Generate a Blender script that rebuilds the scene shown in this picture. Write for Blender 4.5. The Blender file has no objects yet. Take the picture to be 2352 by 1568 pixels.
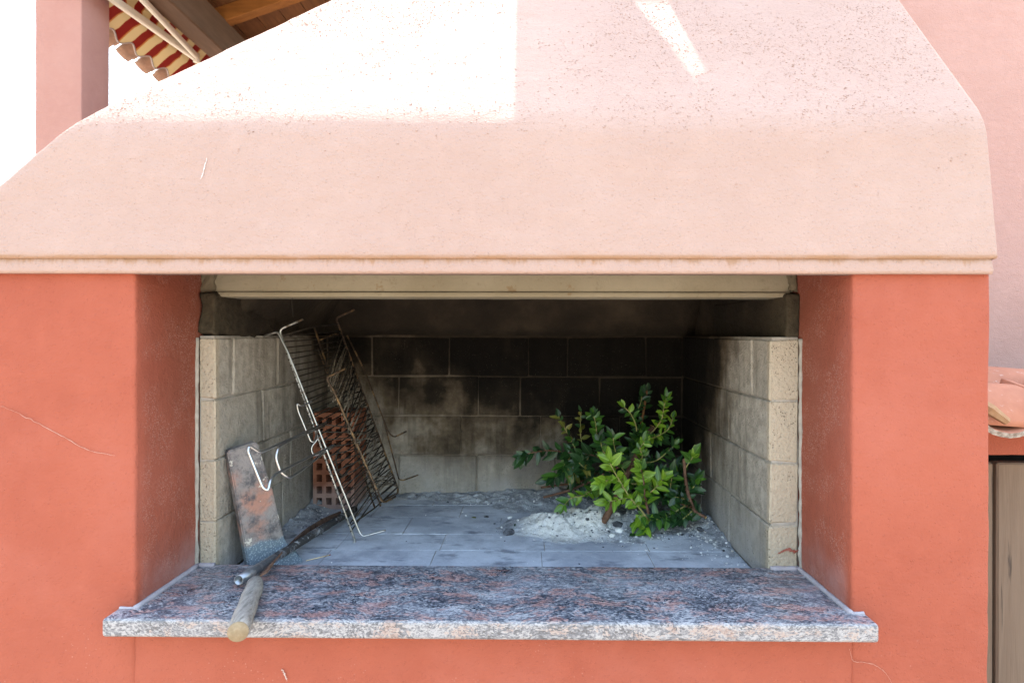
import bpy, bmesh, math, random
from mathutils import Vector, Matrix, noise as mnoise
R = math.radians
rnd = random.Random(7)
scene = bpy.context.scene
C = scene.collection

# ------------------------------------------------------------------ camera
E = 1.35                       # eye height above the paved yard
F = 1290.0                     # focal length in units of the 2352 px wide working picture
CX, CY = 1198.5, 768.0
YAW, ROLL = R(0.6), R(0.11)
CAM = Matrix.Translation((0, 0, E)) @ Matrix.Rotation(YAW, 4, 'Z') @ Matrix.Rotation(math.pi / 2, 4, 'X') @ Matrix.Rotation(ROLL, 4, 'Z')
cam = bpy.data.cameras.new('camera')
cam.sensor_width = 36
cam.lens = 36 * F / 2352
cam.shift_x = (1176 - CX) / 2352
cam.shift_y = (CY - 784) / 2352
cam.clip_start = 0.02
cam.clip_end = 2000
cam.dof.use_dof = True
cam.dof.focus_distance = 1.2
cam.dof.aperture_fstop = 7
camo = bpy.data.objects.new('camera', cam)
camo.matrix_world = CAM
C.objects.link(camo)
scene.camera = camo
# ------------------------------------------------------------------ sky, sun, exposure
SUN_EL = 70.0
w = bpy.data.worlds.new('World'); scene.world = w; w.use_nodes = True
nt = w.node_tree
sky = nt.nodes.new('ShaderNodeTexSky'); sky.sky_type = 'NISHITA'; sky.sun_disc = False
sky.sun_elevation = R(SUN_EL); sky.sun_rotation = 0.0
sky.air_density = 2.0; sky.dust_density = 3.0; sky.ozone_density = 1.0
bg = nt.nodes['Background']; bg.inputs['Strength'].default_value = 0.15
nt.links.new(sky.outputs[0], bg.inputs['Color'])
sl = bpy.data.lights.new('sun', 'SUN'); sl.energy = 2.6; sl.angle = R(0.53); sl.color = (1, .95, .88)
so = bpy.data.objects.new('sun', sl); so.rotation_euler = (R(-(90 - SUN_EL)), 0, 0); so.location = (0, 6, 12); C.objects.link(so)
vs = scene.view_settings
vs.view_transform = 'Standard'; vs.look = 'None'; vs.gamma = 1.0; vs.use_curve_mapping = False
vs.exposure = 2.74

# ------------------------------------------------------------------ helpers
M3 = CAM.to_3x3()
def at(px, py, Y):
    """world point on the plane Y seen at working-picture pixel px, py"""
    d = M3 @ Vector(((px - CX) / F, -(py - CY) / F, -1))
    t = Y / d.y
    return Vector((d.x * t, Y, E + d.z * t))
def atz(px, py, z):
    """world point at height z (relative to the eye) seen at px, py"""
    d = M3 @ Vector(((px - CX) / F, -(py - CY) / F, -1))
    t = z / d.z
    return Vector((d.x * t, d.y * t, E + z))

OFF = {}
def empty(name, loc, label=None, cat=None, group=None):
    o = bpy.data.objects.new(name, None); o.empty_display_size = .05
    o.location = loc; C.objects.link(o); OFF[o.name] = Vector(loc)
    return tag(o, label, cat, group)
def tag(o, label=None, cat=None, group=None, kind=None):
    if label: o['label'] = label
    if cat: o['category'] = cat
    if group: o['group'] = group
    if kind: o['kind'] = kind
    return o
def obj(name, verts, faces, mat, parent=None, smooth=False, origin=None):
    me = bpy.data.meshes.new(name)
    off = OFF[parent.name] if parent else Vector((0, 0, 0))
    org = Vector(origin) if origin is not None else off
    me.from_pydata([tuple(Vector(v) - org) for v in verts], [], faces)
    me.update()
    bm = bmesh.new(); bm.from_mesh(me); bmesh.ops.recalc_face_normals(bm, faces=bm.faces); bm.to_mesh(me); bm.free()
    if smooth:
        for p in me.polygons: p.use_smooth = True
    me.materials.append(mat)
    return link(name, me, parent, org)
def link(name, me, parent=None, org=None):
    o = bpy.data.objects.new(name, me); C.objects.link(o)
    off = OFF[parent.name] if parent else Vector((0, 0, 0))
    org = Vector(org) if org is not None else off
    o.location = org - off
    if parent: o.parent = parent
    OFF[o.name] = org
    return o
def fbm(p, s, seed=0.0):
    return mnoise.fractal(Vector((p[0] * s + seed, p[1] * s - seed, p[2] * s + 2 * seed)), 1.0, 2.0, 3)

def rbox_data(x0, x1, y0, y1, z0, z1, r=.006, step=.03, amp=.0012, ns=22, seed=0):
    """box with rounded arrises, finely divided and slightly uneven"""
    lo = (x0, y0, z0); hi = (x1, y1, z1)
    def ticks(a, b):
        n = max(1, int(round((b - a - 2 * r) / step)))
        return [a, a + .35 * r, a + r] + [a + r + (b - a - 2 * r) * i / n for i in range(1, n)] + [b - r, b - .35 * r, b]
    T = [ticks(lo[i], hi[i]) for i in range(3)]
    vid = {}; V = []; Fs = []
    def vert(ix):
        if ix in vid: return vid[ix]
        p = Vector((T[0][ix[0]], T[1][ix[1]], T[2][ix[2]]))
        q = Vector([min(max(p[i], lo[i] + r), hi[i] - r) for i in range(3)])
        d = p - q
        if d.length > 1e-9: nrm = d.normalized(); p = q + nrm * r
        else: nrm = Vector((0, 0, 0))
        p = p + nrm * (amp * (fbm(p, ns, seed) + .6 * fbm(p, ns * 4, seed + 3)))
        vid[ix] = len(V); V.append(p); return vid[ix]
    for a in range(3):
        b, c = (a + 1) % 3, (a + 2) % 3
        for e in (0, len(T[a]) - 1):
            for i in range(len(T[b]) - 1):
                for j in range(len(T[c]) - 1):
                    q = []
                    for (di, dj) in ((0, 0), (1, 0), (1, 1), (0, 1)):
                        ix = [0, 0, 0]; ix[a] = e; ix[b] = i + di; ix[c] = j + dj
                        q.append(vert(tuple(ix)))
                    Fs.append(q)
    return V, Fs
def rbox(name, x0, x1, y0, y1, z0, z1, mat, parent=None, r=.006, step=.03, amp=.0012, ns=22, seed=0):
    V, Fs = rbox_data(x0, x1, y0, y1, z0, z1, r, step, amp, ns, seed)
    return obj(name, V, Fs, mat, parent, True)
def chamfer_mesh(name, sx, sy, sz, c, mat, jit=0.0, seed=0):
    bm = bmesh.new(); bmesh.ops.create_cube(bm, size=1)
    rr = random.Random(seed)
    for v in bm.verts: v.co = Vector((v.co.x * sx, v.co.y * sy, v.co.z * sz)) + Vector([rr.uniform(-jit, jit) for _ in range(3)])
    bmesh.ops.bevel(bm, geom=bm.edges[:], offset=c, segments=1, affect='EDGES')
    me = bpy.data.meshes.new(name); bm.to_mesh(me); bm.free(); me.materials.append(mat)
    return me
def box_data(x0, x1, y0, y1, z0, z1):
    V = [(x, y, z) for x in (x0, x1) for y in (y0, y1) for z in (z0, z1)]
    return V, [(0, 1, 3, 2), (4, 6, 7, 5), (0, 4, 5, 1), (2, 3, 7, 6), (0, 2, 6, 4), (1, 5, 7, 3)]
def beam(name, x0, x1, y0, y1, z0, z1, mat, parent=None, c=.006):
    me = chamfer_mesh(name, x1 - x0, y1 - y0, z1 - z0, c, mat)
    return link(name, me, parent, ((x0 + x1) / 2, (y0 + y1) / 2, (z0 + z1) / 2))
def tube_data(pts, rad, n=8, cap=True):
    pts = [Vector(p) for p in pts]
    if not isinstance(rad, (list, tuple)): rad = [rad] * len(pts)
    V = []; Fs = []
    up = None
    for i, p in enumerate(pts):
        t = (pts[min(i + 1, len(pts) - 1)] - pts[max(i - 1, 0)]).normalized()
        if up is None:
            up = t.orthogonal().normalized()
        up = (up - t * up.dot(t)).normalized()
        s = t.cross(up)
        for k in range(n):
            a = 2 * math.pi * k / n
            V.append(p + (up * math.cos(a) + s * math.sin(a)) * rad[i])
    for i in range(len(pts) - 1):
        for k in range(n):
            Fs.append((i * n + k, i * n + (k + 1) % n, (i + 1) * n + (k + 1) % n, (i + 1) * n + k))
    if cap:
        Fs.append(tuple(range(n))); Fs.append(tuple((len(pts) - 1) * n + k for k in range(n)))
    return V, Fs
def fillet(pts, r, n=4):
    pts = [Vector(p) for p in pts]; out = [pts[0]]
    for i in range(1, len(pts) - 1):
        a, b, c = pts[i - 1], pts[i], pts[i + 1]
        u = (a - b); v = (c - b)
        d = min(r, u.length * .45, v.length * .45)
        p0 = b + u.normalized() * d; p1 = b + v.normalized() * d
        for k in range(n + 1):
            t = k / n
            out.append(p0 * (1 - t) ** 2 + b * 2 * t * (1 - t) + p1 * t * t)
    out.append(pts[-1]); return out
def smooth_path(pts, n=5):
    pts = [Vector(p) for p in pts]; out = []
    for i in range(len(pts) - 1):
        p0 = pts[max(i - 1, 0)]; p1 = pts[i]; p2 = pts[i + 1]; p3 = pts[min(i + 2, len(pts) - 1)]
        for k in range(n):
            t = k / n
            out.append(.5 * ((2 * p1) + (p2 - p0) * t + (2 * p0 - 5 * p1 + 4 * p2 - p3) * t * t + (3 * p1 - p0 - 3 * p2 + p3) * t ** 3))
    out.append(pts[-1]); return out
def tube(name, pts, rad, mat, parent=None, n=8):
    V, Fs = tube_data(pts, rad, n)
    return obj(name, V, Fs, mat, parent, True)

# ------------------------------------------------------------------ material helpers
class NB:
    def __init__(s, name):
        s.m = bpy.data.materials.new(name); s.m.use_nodes = True
        s.t = s.m.node_tree; s.b = s.t.nodes['Principled BSDF']
    def nd(s, typ, ins=None, **props):
        n = s.t.nodes.new('ShaderNode' + typ)
        for k, v in props.items(): setattr(n, k, v)
        for k, v in (ins or {}).items(): s.set(n.inputs[k], v)
        return n
    def set(s, sock, v):
        if isinstance(v, bpy.types.NodeSocket): s.t.links.new(v, sock)
        elif isinstance(v, bpy.types.Node): s.t.links.new(v.outputs[0], sock)
        else: sock.default_value = v
    def pos(s): return s.nd('NewGeometry').outputs['Position']
    def xyz(s): 
        n = s.nd('SeparateXYZ', {0: s.pos()}); return n.outputs[0], n.outputs[1], n.outputs[2]
    def scale(s, v, sc): return s.nd('VectorMath', {0: v, 1: sc}, operation='MULTIPLY').outputs[0]
    def noise(s, sc, detail=4, rough=.55, vec=None, dist=0.0):
        return s.nd('TexNoise', {'Vector': vec or s.pos(), 'Scale': sc, 'Detail': detail, 'Roughness': rough, 'Distortion': dist}).outputs['Fac']
    def voro(s, sc, vec=None, feature='F1', out=0, rand=1.0):
        return s.nd('TexVoronoi', {'Vector': vec or s.pos(), 'Scale': sc, 'Randomness': rand}, feature=feature).outputs[out]
    def ma(s, op, a, b=0.0, c=0.0):
        n = s.nd('Math', {0: a, 1: b}, operation=op)
        if op in ('MULTIPLY_ADD', 'COMPARE'): s.set(n.inputs[2], c)
        return n.outputs[0]
    def step(s, v, a, b, lo=0.0, hi=1.0):
        return s.nd('MapRange', {0: v, 1: a, 2: b, 3: lo, 4: hi}, interpolation_type='SMOOTHSTEP').outputs[0]
    def lin(s, v, a, b, lo=0.0, hi=1.0):
        return s.nd('MapRange', {0: v, 1: a, 2: b, 3: lo, 4: hi}).outputs[0]
    def mix(s, f, a, b, mode='MIX'):
        n = s.nd('Mix', data_type='RGBA', blend_type=mode)
        s.set(n.inputs[0], f); s.set(n.inputs[6], a if not isinstance(a, tuple) else (*a, 1)); s.set(n.inputs[7], b if not isinstance(b, tuple) else (*b, 1))
        return n.outputs[2]
    def ramp(s, f, stops):
        n = s.nd('ValToRGB', {0: f}); e = n.color_ramp.elements
        while len(e) < len(stops): e.new(.5)
        for i, (p, c) in enumerate(stops):
            e[i].position = p; e[i].color = (*c, 1)
        return n.outputs[0]
    def bump(s, h, strength=.5, dist=.003, prev=None):
        ins = {'Height': h, 'Strength': strength, 'Distance': dist}
        if prev is not None: ins['Normal'] = prev
        return s.nd('Bump', ins).outputs[0]
    def rand(s): return s.nd('ObjectInfo').outputs['Random']
    def done(s, col, rough=.8, bump=None, metal=0.0, spec=.3, **kw):
        s.set(s.b.inputs['Base Color'], col if not isinstance(col, tuple) else (*col, 1))
        s.set(s.b.inputs['Roughness'], rough); s.set(s.b.inputs['Metallic'], metal); s.set(s.b.inputs['Specular IOR Level'], spec)
        if bump is not None: s.set(s.b.inputs['Normal'], bump)
        for k, v in kw.items(): s.set(s.b.inputs[k.replace('_', ' ')], v)
        return s.m

def plaster(name, base, lo, grain=1.0, extra=None):
    b = NB(name)
    big = b.noise(3.0, 5, .6); mid = b.noise(28, 4)
    col = b.mix(b.step(big, .32, .7), lo, base)
    col = b.mix(b.ma('MULTIPLY', b.step(mid, .45, .75), .25), col, tuple(min(1, c * 1.12) for c in base))
    grain_n = b.noise(260, 3, .6); blob = b.noise(90, 2)
    pit = b.step(b.voro(150), .0, .33)
    h = b.ma('ADD', b.ma('MULTIPLY', grain_n, .5), b.ma('ADD', b.ma('MULTIPLY', blob, .5), b.ma('MULTIPLY', pit, -.35)))
    nb = b.bump(h, .55 * grain, .004)
    nb = b.bump(b.noise(9, 3), .3, .012, nb)
    nb = b.bump(b.noise(34, 4, .6, b.scale(b.pos(), (.55, 1, 1.5))), .3, .006, nb)
    if extra: col = extra(b, col)
    if hasattr(b, 'speck'): nb = b.bump(b.speck, .4, .002, nb)
    return b.done(col, .88, nb, spec=.2)

def hood_marks(b, col):
    x, y, z = b.xyz()
    n = b.noise(60, 3, .7, b.scale(b.pos(), (1, 1, .15)))
    # rusty water stain under the drip groove, running down in short streaks
    edge = b.ma('ADD', b.ma('MULTIPLY', b.ma('SUBTRACT', n, .5), .045), .0)
    s = b.step(b.ma('ADD', b.ma('SUBTRACT', z, E + .1315), edge), -.012, .002)
    s2 = b.step(b.ma('ABSOLUTE', b.ma('SUBTRACT', z, E + .1315)), .006, .001)
    lowz = b.step(z, E + .136, E + .130)
    m = b.ma('MAXIMUM', b.ma('MULTIPLY', b.ma('MULTIPLY', s, lowz), .85), b.ma('MULTIPLY', s2, b.step(b.noise(14), .3, .6, .35, .95)))
    col = b.mix(b.ma('MULTIPLY', m, .8), col, (.24, .13, .065))
    nz = b.nd('SeparateXYZ', {0: b.nd('NewGeometry').outputs['True Normal']}).outputs[2]
    cell = b.nd('TexVoronoi', {'Vector': b.pos(), 'Scale': 135.0}, feature='F1')
    pick = b.step(b.nd('SeparateColor', {0: cell.outputs['Color']}).outputs[0], .25, .35)
    cl = b.step(b.noise(4.5, 3), .35, .6, .45, 1.0)
    dot = b.ma('MULTIPLY', b.ma('MULTIPLY', b.step(cell.outputs['Distance'], .27, .17), pick), b.ma('MULTIPLY', cl, b.step(nz, .22, .5)))
    b.speck = dot
    return b.mix(b.ma('MULTIPLY', dot, .08), col, (.15, .080, .072))
PINK = plaster('pink_plaster', (.315, .168, .140), (.295, .150, .124), 1.0)
HOODM = plaster('pink_hood_plaster', (.330, .228, .191), (.315, .213, .177), 1.15, hood_marks)
WALLP = plaster('pink_wall_plaster', (.395, .238, .205), (.37, .218, .186), 1.3)

def coral_marks(b, col):
    x, y, z = b.xyz()
    col = b.mix(b.step(b.noise(2.3, 5, .65), .48, .72, 0, .45), col, (.315, .098, .068))
    # dust splashed and smoke stained reveal: specks of pale dust, brown soot toward the chamber
    inn = b.ma('MULTIPLY', b.step(y, .975, 1.0), b.step(y, 1.24, 1.20))
    sp = b.ma('MAXIMUM', b.step(b.voro(300), .34, .2), b.ma('MULTIPLY', b.step(b.noise(170, 3, .7), .5, .7), .55))
    sp = b.ma('MULTIPLY', sp, b.step(b.noise(13, 3), .42, .58))
    soot = b.ma('MULTIPLY', b.ma('ADD', b.step(y, .97, 1.16, .06, .42), b.ma('MULTIPLY', b.ma('SUBTRACT', b.noise(7, 4), .5), .5)), b.step(z, E - .5, E + .1, .35, 1.15))
    col = b.mix(b.ma('MULTIPLY', inn, soot), col, (.105, .042, .027))
    col = b.mix(b.ma('MULTIPLY', b.ma('MULTIPLY', inn, sp), .45), col, (.40, .26, .215))
    dust = b.ma('MULTIPLY', inn, b.ma('MULTIPLY', b.step(z, E - .36, E - .5), b.step(b.noise(20, 4), .3, .75, .2, .75)))
    col = b.mix(dust, col, (.34, .21, .20))
    # scuffed specks on the apron under the sill
    low = b.step(z, E - .50, E - .53)
    sp2 = b.ma('MULTIPLY', b.step(b.voro(120), .2, .08), b.step(b.noise(11, 3), .5, .65))
    col = b.mix(b.ma('MULTIPLY', b.ma('MULTIPLY', low, sp2), .35), col, (.42, .24, .19))
    return col
CORAL = plaster('coral_plaster', (.285, .0765, .046), (.252, .063, .037), 1.1, coral_marks)

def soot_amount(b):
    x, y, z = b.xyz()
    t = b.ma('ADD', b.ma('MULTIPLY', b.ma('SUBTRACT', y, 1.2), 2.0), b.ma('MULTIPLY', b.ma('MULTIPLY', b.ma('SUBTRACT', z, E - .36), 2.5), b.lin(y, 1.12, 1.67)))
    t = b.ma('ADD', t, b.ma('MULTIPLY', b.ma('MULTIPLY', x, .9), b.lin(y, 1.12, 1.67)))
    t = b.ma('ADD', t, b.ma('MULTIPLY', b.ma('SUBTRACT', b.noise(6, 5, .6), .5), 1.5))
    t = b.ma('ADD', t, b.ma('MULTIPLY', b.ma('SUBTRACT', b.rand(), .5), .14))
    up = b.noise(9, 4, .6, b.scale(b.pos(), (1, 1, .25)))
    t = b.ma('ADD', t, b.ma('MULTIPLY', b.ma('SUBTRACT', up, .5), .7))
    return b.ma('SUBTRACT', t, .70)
def lining(name):
    b = NB(name)
    t = soot_amount(b)
    c0 = b.mix(b.rand(), (.308, .28, .242), (.395, .36, .31))
    c0 = b.mix(b.step(b.noise(45, 4), .35, .7), c0, (.27, .245, .21))
    x, y, z = b.xyz()
    c0 = b.mix(b.step(y, 1.158, 1.175), (.36, .305, .235), c0)
    streak = b.noise(26, 4, .6, b.scale(b.pos(), (1, 1, .12)))
    c0 = b.mix(b.ma('MULTIPLY', b.step(streak, .45, .7), b.step(y, 1.16, 1.2, 0, .65)), c0, (.105, .092, .075))
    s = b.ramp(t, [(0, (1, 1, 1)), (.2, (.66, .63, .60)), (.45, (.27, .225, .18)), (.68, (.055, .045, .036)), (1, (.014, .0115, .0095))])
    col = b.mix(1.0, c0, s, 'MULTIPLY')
    ash = b.ma('MULTIPLY', b.step(z, E - .36, E - .50), b.step(b.noise(12, 5), .3, .7, .15, .75))
    col = b.mix(b.ma('MULTIPLY', ash, b.step(y, 1.16, 1.22)), col, (.36, .34, .34))
    fleck = b.ma('MULTIPLY', b.step(b.voro(230), .16, .07), .35)
    col = b.mix(b.ma('MULTIPLY', fleck, b.step(b.noise(30), .45, .6)), col, (.30, .26, .20))
    pore = b.ma('MULTIPLY', b.step(b.voro(170), .26, .12), b.step(b.noise(22, 4), .42, .6))
    col = b.mix(b.ma('MULTIPLY', pore, .55), col, b.mix(1.0, col, (.35, .3, .26), 'MULTIPLY'))
    gr = b.noise(110, 4, .75)
    col = b.mix(b.step(gr, .5, .75, 0, .35), col, b.mix(1.0, col, (1.45, 1.4, 1.35), 'MULTIPLY'))
    h = b.ma('ADD', b.noise(150, 4), b.ma('MULTIPLY', pore, -.8))
    nb = b.bump(h, .9, .004); nb = b.bump(b.noise(25, 4), .5, .006, nb)
    return b.done(col, .92, nb, spec=.15)
LINING = lining('refractory_brick')
def mortar(name, c, soot=True):
    b = NB(name); col = b.mix(b.step(b.noise(40, 4), .3, .7), c, tuple(v * .7 for v in c))
    if soot:
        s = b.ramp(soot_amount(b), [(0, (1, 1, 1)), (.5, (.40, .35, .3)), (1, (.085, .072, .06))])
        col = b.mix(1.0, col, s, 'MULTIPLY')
    return b.done(col, .95, b.bump(b.noise(180, 3), .6, .003), spec=.1)
MORTAR = mortar('grey_mortar', (.36, .325, .285))
SOOTW = None
def soot_wall():
    b = NB('sooty_render'); x, y, z = b.xyz()
    n = b.noise(5, 5, .65); f = b.noise(70, 4, .7)
    col = b.ramp(n, [(.2, (.012, .0095, .0075)), (.5, (.026, .020, .014)), (.8, (.062, .047, .031))])
    col = b.mix(b.ma('MULTIPLY', b.step(b.voro(200), .2, .06), .35), col, (.10, .085, .05))
    col = b.mix(b.ma('MULTIPLY', b.step(y, 1.32, 1.17), b.step(f, .25, .75, .15, .75)), col, (.062, .05, .033))
    nb = b.bump(f, .7, .006); nb = b.bump(n, .8, .02, nb)
    return b.done(col, .95, nb, spec=.15)
SOOTW = soot_wall()
def tan_concrete():
    b = NB('tan_concrete'); n = b.noise(6, 5); f = b.noise(60, 4, .7)
    col = b.mix(b.step(n, .3, .7), (.205, .178, .122), (.25, .222, .16))
    col = b.mix(b.ma('MULTIPLY', b.step(f, .55, .72), .35), col, (.12, .085, .045))
    col = b.mix(b.ma('MULTIPLY', b.step(b.noise(18, 4, .7), .6, .68), .5), col, (.15, .085, .03))
    return b.done(col, .85, b.bump(b.noise(160, 3), .35, .003), spec=.25)
LINTELM = tan_concrete()
def hearth():
    b = NB('ash_dusted_hearth_brick'); n = b.noise(9, 6, .65); f = b.noise(45, 5, .7)
    col = b.mix(b.step(n, .35, .65), (.33, .35, .405), (.50, .525, .585))
    x, y, z = b.xyz()
    dark = b.step(b.noise(11, 6, .7, b.scale(b.pos(), (1, 2.2, 1))), .50, .70, 0, .8)
    col = b.mix(dark, col, (.13, .14, .175))
    col = b.mix(b.ma('MULTIPLY', b.step(f, .58, .8), .5), col, (.50, .50, .52))
    col = b.mix(b.ma('MULTIPLY', b.step(b.voro(170), .15, .06), .5), col, (.7, .7, .72))
    nb = b.bump(f, .4, .004); nb = b.bump(n, .3, .01, nb)
    return b.done(col, .93, nb, spec=.15)
HEARTH = hearth()
def granite():
    b = NB('pink_grey_granite')
    warp = b.nd('TexNoise', {'Vector': b.pos(), 'Scale': 5.0, 'Detail': 3.0}).outputs['Color']
    p0 = b.nd('VectorMath', {0: b.pos(), 1: b.scale(b.nd('VectorMath', {0: warp, 1: (.5, .5, .5)}, operation='SUBTRACT').outputs[0], (.10, .10, .10))}, operation='ADD').outputs[0]
    mp = b.nd('Mapping', {'Vector': p0, 'Rotation': (0, 0, R(17)), 'Scale': (1.0, 2.7, 2.0)}).outputs[0]
    band = b.noise(9, 5, .62, mp); streak = b.noise(26, 4, .65, mp)
    pinkn = b.noise(17, 5, .72, mp)
    x, y, z = b.xyz()
    front = b.step(y, .9385, .934)
    def crystals(sc):
        v = b.nd('TexVoronoi', {'Vector': mp, 'Scale': sc}, feature='F1')
        return b.nd('SeparateColor', {0: v.outputs['Color']}).outputs[0]
    c1 = crystals(210.0); c2 = crystals(430.0)
    g = b.ma('ADD', b.ma('MULTIPLY', c1, .6), b.ma('MULTIPLY', c2, .4))
    gg = b.ma('ADD', g, b.ma('MULTIPLY', b.ma('SUBTRACT', band, .5), .9))
    gg = b.ma('ADD', gg, b.ma('MULTIPLY', b.ma('SUBTRACT', streak, .5), .7))
    gg = b.ma('ADD', gg, b.ma('MULTIPLY', front, .10))
    col = b.ramp(gg, [(.22, (.022, .025, .035)), (.42, (.075, .084, .112)), (.60, (.185, .19, .215)), (.85, (.37, .365, .375))])
    pk = b.ma('MULTIPLY', b.step(b.ma('ADD', pinkn, b.ma('MULTIPLY', b.ma('SUBTRACT', c1, .5), .12)), .535, .575), b.step(c2, .12, .2))
    pinkc = b.ramp(c1, [(.0, (.19, .095, .085)), (.5, (.30, .155, .135)), (1.0, (.40, .26, .235))])
    pinkf = b.ramp(c1, [(.0, (.21, .125, .10)), (.5, (.33, .215, .175)), (1.0, (.40, .31, .27))])
    col = b.mix(b.ma('MULTIPLY', pk, .85), col, b.mix(front, pinkc, pinkf))
    col = b.mix(front, col, b.mix(.40, col, (.17, .158, .15)))
    dustm = b.ma('MULTIPLY', b.step(b.noise(8, 4), .5, .75, 0, .3), b.step(y, .94, .97))
    col = b.mix(dustm, col, (.36, .38, .44))
    return b.done(col, b.step(b.noise(14), .3, .7, .24, .42), b.bump(g, .05, .001), spec=.38)
GRANITE = granite()
def simple(name, c, c2, sc=20, rough=.7, bs=.3, bd=.003, metal=0.0, spec=.3, vecsc=None):
    b = NB(name); v = b.scale(b.pos(), vecsc) if vecsc else None
    n = b.noise(sc, 5, .65, v)
    return b.done(b.mix(b.step(n, .32, .68), c, c2), rough, b.bump(n, bs, bd), metal, spec)
CAULK = simple('pale_caulk', (.34, .31, .33), (.27, .24, .26), 60, .8)
WHITEMARK = simple('white_scuff', (.55, .52, .50), (.50, .44, .42), 150, .9)
CRACK = simple('filled_crack', (.40, .22, .17), (.42, .26, .21), 120, .9)
CRACKD = simple('dark_crack', (.006, .005, .004), (.012, .01, .008), 120, .9)
def oldwood():
    b = NB('weathered_stick_wood'); x, y, z = b.xyz()
    g = b.noise(60, 5, .7, b.scale(b.pos(), (3.2, .55, 3.2))); n = b.noise(14, 4)
    col = b.ramp(g, [(.28, (.07, .062, .055)), (.48, (.20, .18, .16)), (.7, (.29, .265, .24))])
    col = b.mix(b.ma('MULTIPLY', b.step(n, .5, .7), .45), col, (.28, .25, .215))
    return b.done(col, .85, b.bump(g, .6, .003), spec=.2)
STICK = oldwood()
STICKEND = simple('sawn_end_grain', (.20, .145, .085), (.25, .19, .12), 140, .9, .5)
def metal_pipe():
    b = NB('sooty_steel_pipe'); n = b.noise(35, 5, .7); x, y, z = b.xyz()
    dirt = b.step(b.ma('ADD', n, b.step(y, 1.05, 1.3, -.18, .08)), .42, .55)
    col = b.mix(dirt, (.27, .28, .30), (.045, .042, .042))
    col = b.mix(b.step(b.noise(22, 5, .7), .57, .64), col, (.42, .42, .44))
    return b.done(col, b.mix(dirt, (.35,) * 3, (.9,) * 3), b.bump(n, .35, .003), b.ma('SUBTRACT', .8, b.ma('MULTIPLY', dirt, .75)))
PIPE = metal_pipe()
RUST = simple('rusty_iron', (.075, .04, .026), (.19, .105, .07), 45, .9, .8, .004)
def wire_mat():
    b = NB('grill_wire'); x, y, z = b.xyz(); n = b.noise(50, 5, .7)
    burnt = b.step(b.ma('ADD', y, b.ma('MULTIPLY', b.ma('SUBTRACT', n, .5), .12)), 1.375, 1.405)
    col = b.mix(burnt, (.42, .41, .40), b.ramp(n, [(.3, (.012, .011, .010)), (.55, (.05, .038, .028)), (.75, (.21, .14, .08))]))
    return b.done(col, b.mix(burnt, (.28,) * 3, (.8,) * 3), b.bump(n, .3, .001), b.mix(burnt, (.9,) * 3, (.25,) * 3))
WIRE = wire_mat()
BLACKWIRE = simple('charred_wire', (.014, .012, .011), (.055, .042, .03), 90, .8, .4, .001, .2)
def rusty_rod():
    b = NB('heat_stained_rod'); n = b.noise(40, 5, .75)
    return b.done(b.ramp(n, [(.3, (.018, .015, .013)), (.5, (.07, .045, .03)), (.68, (.30, .18, .08)), (.8, (.45, .36, .24))]), .6, b.bump(n, .4, .002), .4)
ROD = rusty_rod()
ROD2 = simple('ashy_wire', (.09, .072, .055), (.26, .215, .165), 60, .85, .4, .001, .1)
def terracotta():
    b = NB('hollow_brick_clay'); n = b.noise(30, 5)
    col = b.mix(b.step(n, .3, .7), (.32, .125, .07), (.22, .082, .048))
    x, y, z = b.xyz()
    col = b.mix(b.step(b.ma('ADD', z, b.ma('MULTIPLY', b.ma('SUBTRACT', n, .5), .1)), E - .42, E - .49, 0, .55), col, (.34, .30, .30))
    return b.done(col, .9, b.bump(b.noise(120, 4), .5, .003), spec=.15)
CLAY = terracotta()
def slabm():
    b = NB('sooty_tile_slab'); x, y, z = b.xyz(); n = b.noise(26, 5, .7); m = b.noise(13, 4, .65)
    col = b.mix(b.step(n, .35, .65), (.35, .185, .14), (.27, .14, .105))
    col = b.mix(b.step(m, .30, .54), col, (.23, .205, .195))
    col = b.mix(b.step(b.noise(19, 6, .75), .46, .64), col, (.085, .08, .085))
    col = b.mix(b.step(b.noise(33, 4, .7), .62, .66), col, (.52, .48, .42))
    low = b.step(b.ma('ADD', z, b.ma('MULTIPLY', b.ma('SUBTRACT', m, .5), .05)), E - .445, E - .455)
    spk = b.mix(b.step(b.voro(260), .1, .5), (.30, .35, .38), (.13, .165, .20))
    col = b.mix(low, col, spk)
    return b.done(col, .92, b.bump(b.ma('ADD', n, b.noise(150, 3)), .7, .004), spec=.15)
SLABM = slabm()
ASH = None
def ashm():
    b = NB('ash'); x, y, z = b.xyz(); n = b.noise(30, 6, .7); f = b.noise(130, 4, .8)
    dx = b.ma('SUBTRACT', x, .11); dy = b.ma('SUBTRACT', y, 1.49)
    d = b.ma('SQRT', b.ma('ADD', b.ma('MULTIPLY', dx, dx), b.ma('MULTIPLY', b.ma('MULTIPLY', dy, dy), 1.8)))
    fresh = b.step(b.ma('ADD', d, b.ma('MULTIPLY', b.ma('SUBTRACT', n, .5), .16)), .16, .09)
    old = b.mix(b.step(n, .35, .65), (.22, .23, .26), (.46, .475, .51))
    pale = b.mix(b.step(n, .3, .6), (.56, .55, .54), (.70, .69, .675))
    col = b.mix(fresh, old, pale)
    col = b.mix(b.step(f, .60, .70, 0, .6), col, (.12, .125, .15))
    col = b.mix(b.ma('MULTIPLY', b.step(b.voro(150), .14, .06), .7), col, (.62, .61, .6))
    nb = b.bump(f, .8, .006); nb = b.bump(n, .6, .012, nb)
    return b.done(col, .96, nb, spec=.08)
ASH = ashm()
LUMPW = simple('pale_ash_lump', (.58, .57, .56), (.72, .71, .70), 60, .95, .6)
LUMPD = simple('charcoal', (.03, .031, .037), (.12, .125, .145), 60, .85, .7)
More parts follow.
